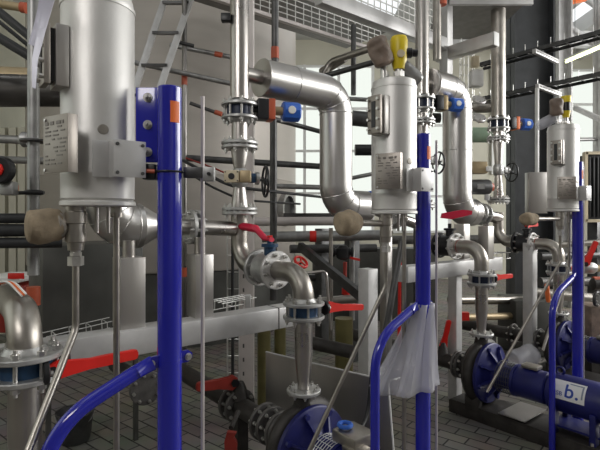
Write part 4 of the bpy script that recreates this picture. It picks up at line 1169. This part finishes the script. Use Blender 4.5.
MB().box(P(464, 316, 4.8), .09, .06, .08, X, Y).build('red_box', 'red', label='small red box behind the stickered pump reducer', cat='box')
pipe('service_pipe', P(556, 245, 5.4), P(606, 242, 5.4), .035, 'rough_steel', 'grey service pipe at the right edge below the ribbed duct')
pipe('service_pipe', P(566, 270, 5.5), P(606, 268, 5.5), .04, 'tan', 'tan service pipe at the right edge behind the last post')
pipe('service_pipe', P(530, 292, 5.5), P(606, 300, 5.5), .06, 'rough_steel', 'thick grey service pipe low at the right edge')
r = thing('red_lever_valve', 'grey valve with upright red lever right of the far blue post', 'valve', P(588, 275, 4.9))
MB().lathe(P(588, 268, 4.9), X, [(-.08, .04), (-.05, .06), (.05, .06), (.08, .04)], 20).build('valve_body', 'flange', r)
lever(r, P(585, 264, 4.85), V((.11, 0, .22)), .26, 'red', .05, side=X)
MB().lathe(P(598, 284, 4.8), X, [(-.06, .05), (-.055, .06), (.06, .06)], 20).build('coupling', 'iron', label='dark coupling with orange stripe at the right edge', cat='coupling')
MB().lathe(P(598, 280, 4.8), X, [(-.05, .035), (.05, .035)], 20).build('orange_coupling', 'brick', label='orange brown coupling at the right edge below the red lever', cat='coupling')
r = thing('round_flange', 'dark bolted flange at the right edge below the orange coupling', 'flange', P(597, 306, 4.6))
flange(r, P(597, 299, 4.6), V((.6, -.8, 0)), .075, .03, 'dark', 6, True)
MB().box(P(598, 325, 4.75), .32, .3, .42, X, Y, b=.01).build('brown_box', 'brown', label='brown box at the right edge behind the far pump', cat='box')
MB().box(V((P(598, 325, 4.75).x, 4.75, .14)), .3, .28, .28, X, Y).build('box_stand', 'iron', label='dark stand under the brown box at the right edge', cat='stand')
lump('orange_tag', P(547.5, 293, 4.1), V((.08, 0, -1)), .17, .02, 'orange', 'orange tag hanging on the far drain tube', 'tag', 12)
lump('plastic_bag', P(523, 357, 4.5), V((1, .3, .2)), .30, .10, 'film', 'crumpled milky plastic bag between the stickered pump and the far pump', 'bag', 14)
pipe('jib_pipe', P(322, 72, 5.6), P(345, 58, 5.3), .05, 'rough_steel', 'grey pipe bend left of the brown wrapped sensor')
MB().tube(bend([P(322, 78, 5.4), P(330, 62, 5.4), P(372, 48, 5.0)], .12, 6), .038, 18).build('return_bend', 'rough_steel', label='bent grey pipe under the gallery left of the yellow sensor', cat='pipe')
pipe('return_pipe', P(325, 76, 5.2), P(378, 61, 4.9), .03, 'dark', 'dark straight pipe below the bent one under the gallery')
pipe('gallery_hanger', P(353.5, 25, 5.4), P(353.5, 95, 5.4), .03, 'dark', 'dark hanger pole below the gallery, left of the yellow sensor', 'pole')
for k, (px, py, qx, qy, d, rr, m, lab) in enumerate((
    (355, 150, 372, 150, 4.2, .05, 'black', 'black valve block left of the middle vessel nameplate'),
    (352, 118, 372, 120, 4.3, .07, 'dark', 'dark motor block left of the middle sight glass'),
    (352, 178, 372, 174, 4.1, .018, 'galv', 'grey cable bundle left of the middle nameplate'),
    (352, 196, 372, 194, 4.3, .03, 'bblue', 'bright blue pipe left of the middle vessel bottom'),
    (300, 96, 372, 100, 6.5, .03, 'galv', 'far grey tube under the conical cladding'),
    (430, 118, 440, 118, 4.8, .05, 'dark', 'dark block right of the middle blue post top'))):
    pipe('pipe_fitting', P(px, py, d), P(qx, qy, d), rr, m, lab, 'fitting')
# far right truss tubes and far pipes
pipe('roof_brace', P(560, 20, 9.5), P(606, 52, 9.5), .05, 'bright', 'pale roof brace at the far upper right', 'brace')
pipe('roof_brace', P(580, -5, 9.2), P(606, 14, 9.2), .05, 'bright', 'second pale roof brace at the top right corner', 'brace')
pipe('wall_pipe', P(575, 108, 8.6), P(606, 122, 7.8), .05, 'bright', 'pale rising wall pipe right of the far yellow sensor')
pipe('wall_pipe', P(570, 140, 8.8), P(606, 139, 8.8), .03, 'galv', 'thin wall pipe above the ribbed duct')
for k, (px, d, rr, lab) in enumerate(((437, 4.6, .04, 'steel pipe rising to the gallery right of the stack behind the middle vessel'),)):
    MB().tube([P(px, -25, d), P(px, 60, d)], rr, 16).build('gallery_pipe', 'rough_steel', label=lab, cat='pipe')
MB().lathe(P(442, 2, 4.6), UP, [(-.03, .045), (.08, .045)], 18).build('red_sleeve', 'brick', label='red sleeve on the pipe at the top edge above the gallery beam', cat='tape')
basket('cable_basket', P(466, 40, 5.3), P(466, 120, 5.3), X, .14, 8, 'upright wire cable basket behind the grey cross beam', .004, rows=4, walls=.05)
MB().box(P(476, 79, 5.2), .13, .12, .18, X, Y, b=.01).build('white_box', 'white', label='white device box behind the blue knob, left of the brownish stack', cat='box')
MB().box(P(475, 62, 5.2), .08, .08, .12, X, Y, b=.01).build('tan_box', 'cream', label='small cream box above the white device box', cat='box')
MB().lathe(P(478, 135, 5.6), X, [(-.3, .09), (.25, .09)], 20).build('green_duct', mat('green pipe', (.30, .42, .30), 0, .5), label='pale green pipe behind the second cladding', cat='pipe')
for k, (px, py, lab) in enumerate(((479, 100, 'upper bright flange left of the brownish stack'), (479, 118, 'lower bright flange left of the brownish stack'))):
    r = thing('side_flange', lab, 'flange', P(px, py + 3, 5.0)); flange(r, P(px, py, 5.0), V((.1, -.6, .6)), .075, .03, 'flange_lt', 6, True)
pipe('cross_pipe', P(468, 108, 5.3), P(498, 107, 5.2), .06, 'rough_steel', 'short steel cross pipe into the brownish stack')

# dark plant far behind
for px, d, zt_, lab in ((352, 5.2, 1.5, 'dark steel rack leg behind the straight red lever'), (322, 5.6, 1.45, 'dark steel rack leg further back, behind the centre elbow'), (594, 6.2, 1.6, 'dark steel rack leg at the right edge under the ribbed duct'), (420, 6.0, 1.5, 'dark steel rack leg hidden by the middle blue post')):
    q = P(px, 216, d); boxpost(V((q.x, q.y, 0)), 0, zt_, .12, lab, 'dark')
for px, qx, py, d, r_, m, lab in ((290, 376, 249, 5.4, .05, 'dark', 'dark pipe crossing behind the tilted red handwheel'), (300, 376, 278, 5.6, .045, 'dark', 'lower dark pipe behind the bent steel tube'), (540, 612, 256, 6.0, .05, 'dark', 'dark pipe at the right edge behind the upright red lever'), (540, 612, 282, 6.0, .06, 'castgrey', 'grimy pipe at the right edge behind the dark coupling'), (380, 520, 240, 6.2, .06, 'castgrey', 'grimy pipe behind the second beam box posts'), (340, 376, 204, 5.2, .05, 'dark', 'dark pipe just left of the middle vessel bottom')):
    pipe('process_pipe', P(px, py, d), P(qx, py - 1, d + .2), r_, m, lab)
MB().box(V((1.15, 7.4, .6)), 1.9, .5, 1.1, X, Y, b=.01).build('pipe_trench_wall', 'plinth', label='low dark wall far behind the centre reducer and straight red lever', cat='low wall').location.z = 0
MB().box(P(524, 305, 5.55), .42, .5, .62, X, Y, b=.01).build('control_cabinet', 'plinth', label='dark cabinet behind the stickered pump, below the far black flange', cat='cabinet').location.z = .02
# ------------------------------------------------------------------ light and camera
w = bpy.data.worlds.new('World'); S.world = w; w.use_nodes = True
w.node_tree.nodes['Background'].inputs['Color'].default_value = (.95, .97, 1, 1)
w.node_tree.nodes['Background'].inputs['Strength'].default_value = .05
def area(name, loc, target, sx, sy, e, col=(1, 1, 1)):
    l = bpy.data.lights.new(name, 'AREA'); l.shape = 'RECTANGLE'; l.size = sx; l.size_y = sy; l.energy = e; l.color = col
    o = bpy.data.objects.new(name, l); COL.objects.link(o); o.location = loc
    o.rotation_euler = (V(target) - V(loc)).to_track_quat('-Z', 'Y').to_euler(); o['kind'] = 'helper'
area('window_light_right', (8.6, 4.5, 3.6), (0, 3.5, 1.6), 8, 3.0, 460, (1, .99, .97))
area('hall_lamp_front', (-2.2, -2.4, 4.6), (0, 4, 2.2), 2.4, 1.0, 62, (1, .97, .94))
cam = bpy.data.cameras.new('Camera'); co = bpy.data.objects.new('Camera', cam); COL.objects.link(co)
co.location = (0, 0, HC); co.rotation_euler = (math.pi / 2, 0, 0)
cam.sensor_width = 36; cam.lens = 36 * F / 600; cam.shift_y = (HY - 225) / 600; cam.clip_start = .02
S.camera = co
S.view_settings.view_transform = 'Standard'; S.view_settings.look = 'None'
S.view_settings.gamma = 1; S.view_settings.use_curve_mapping = False
S.view_settings.exposure = 0.36
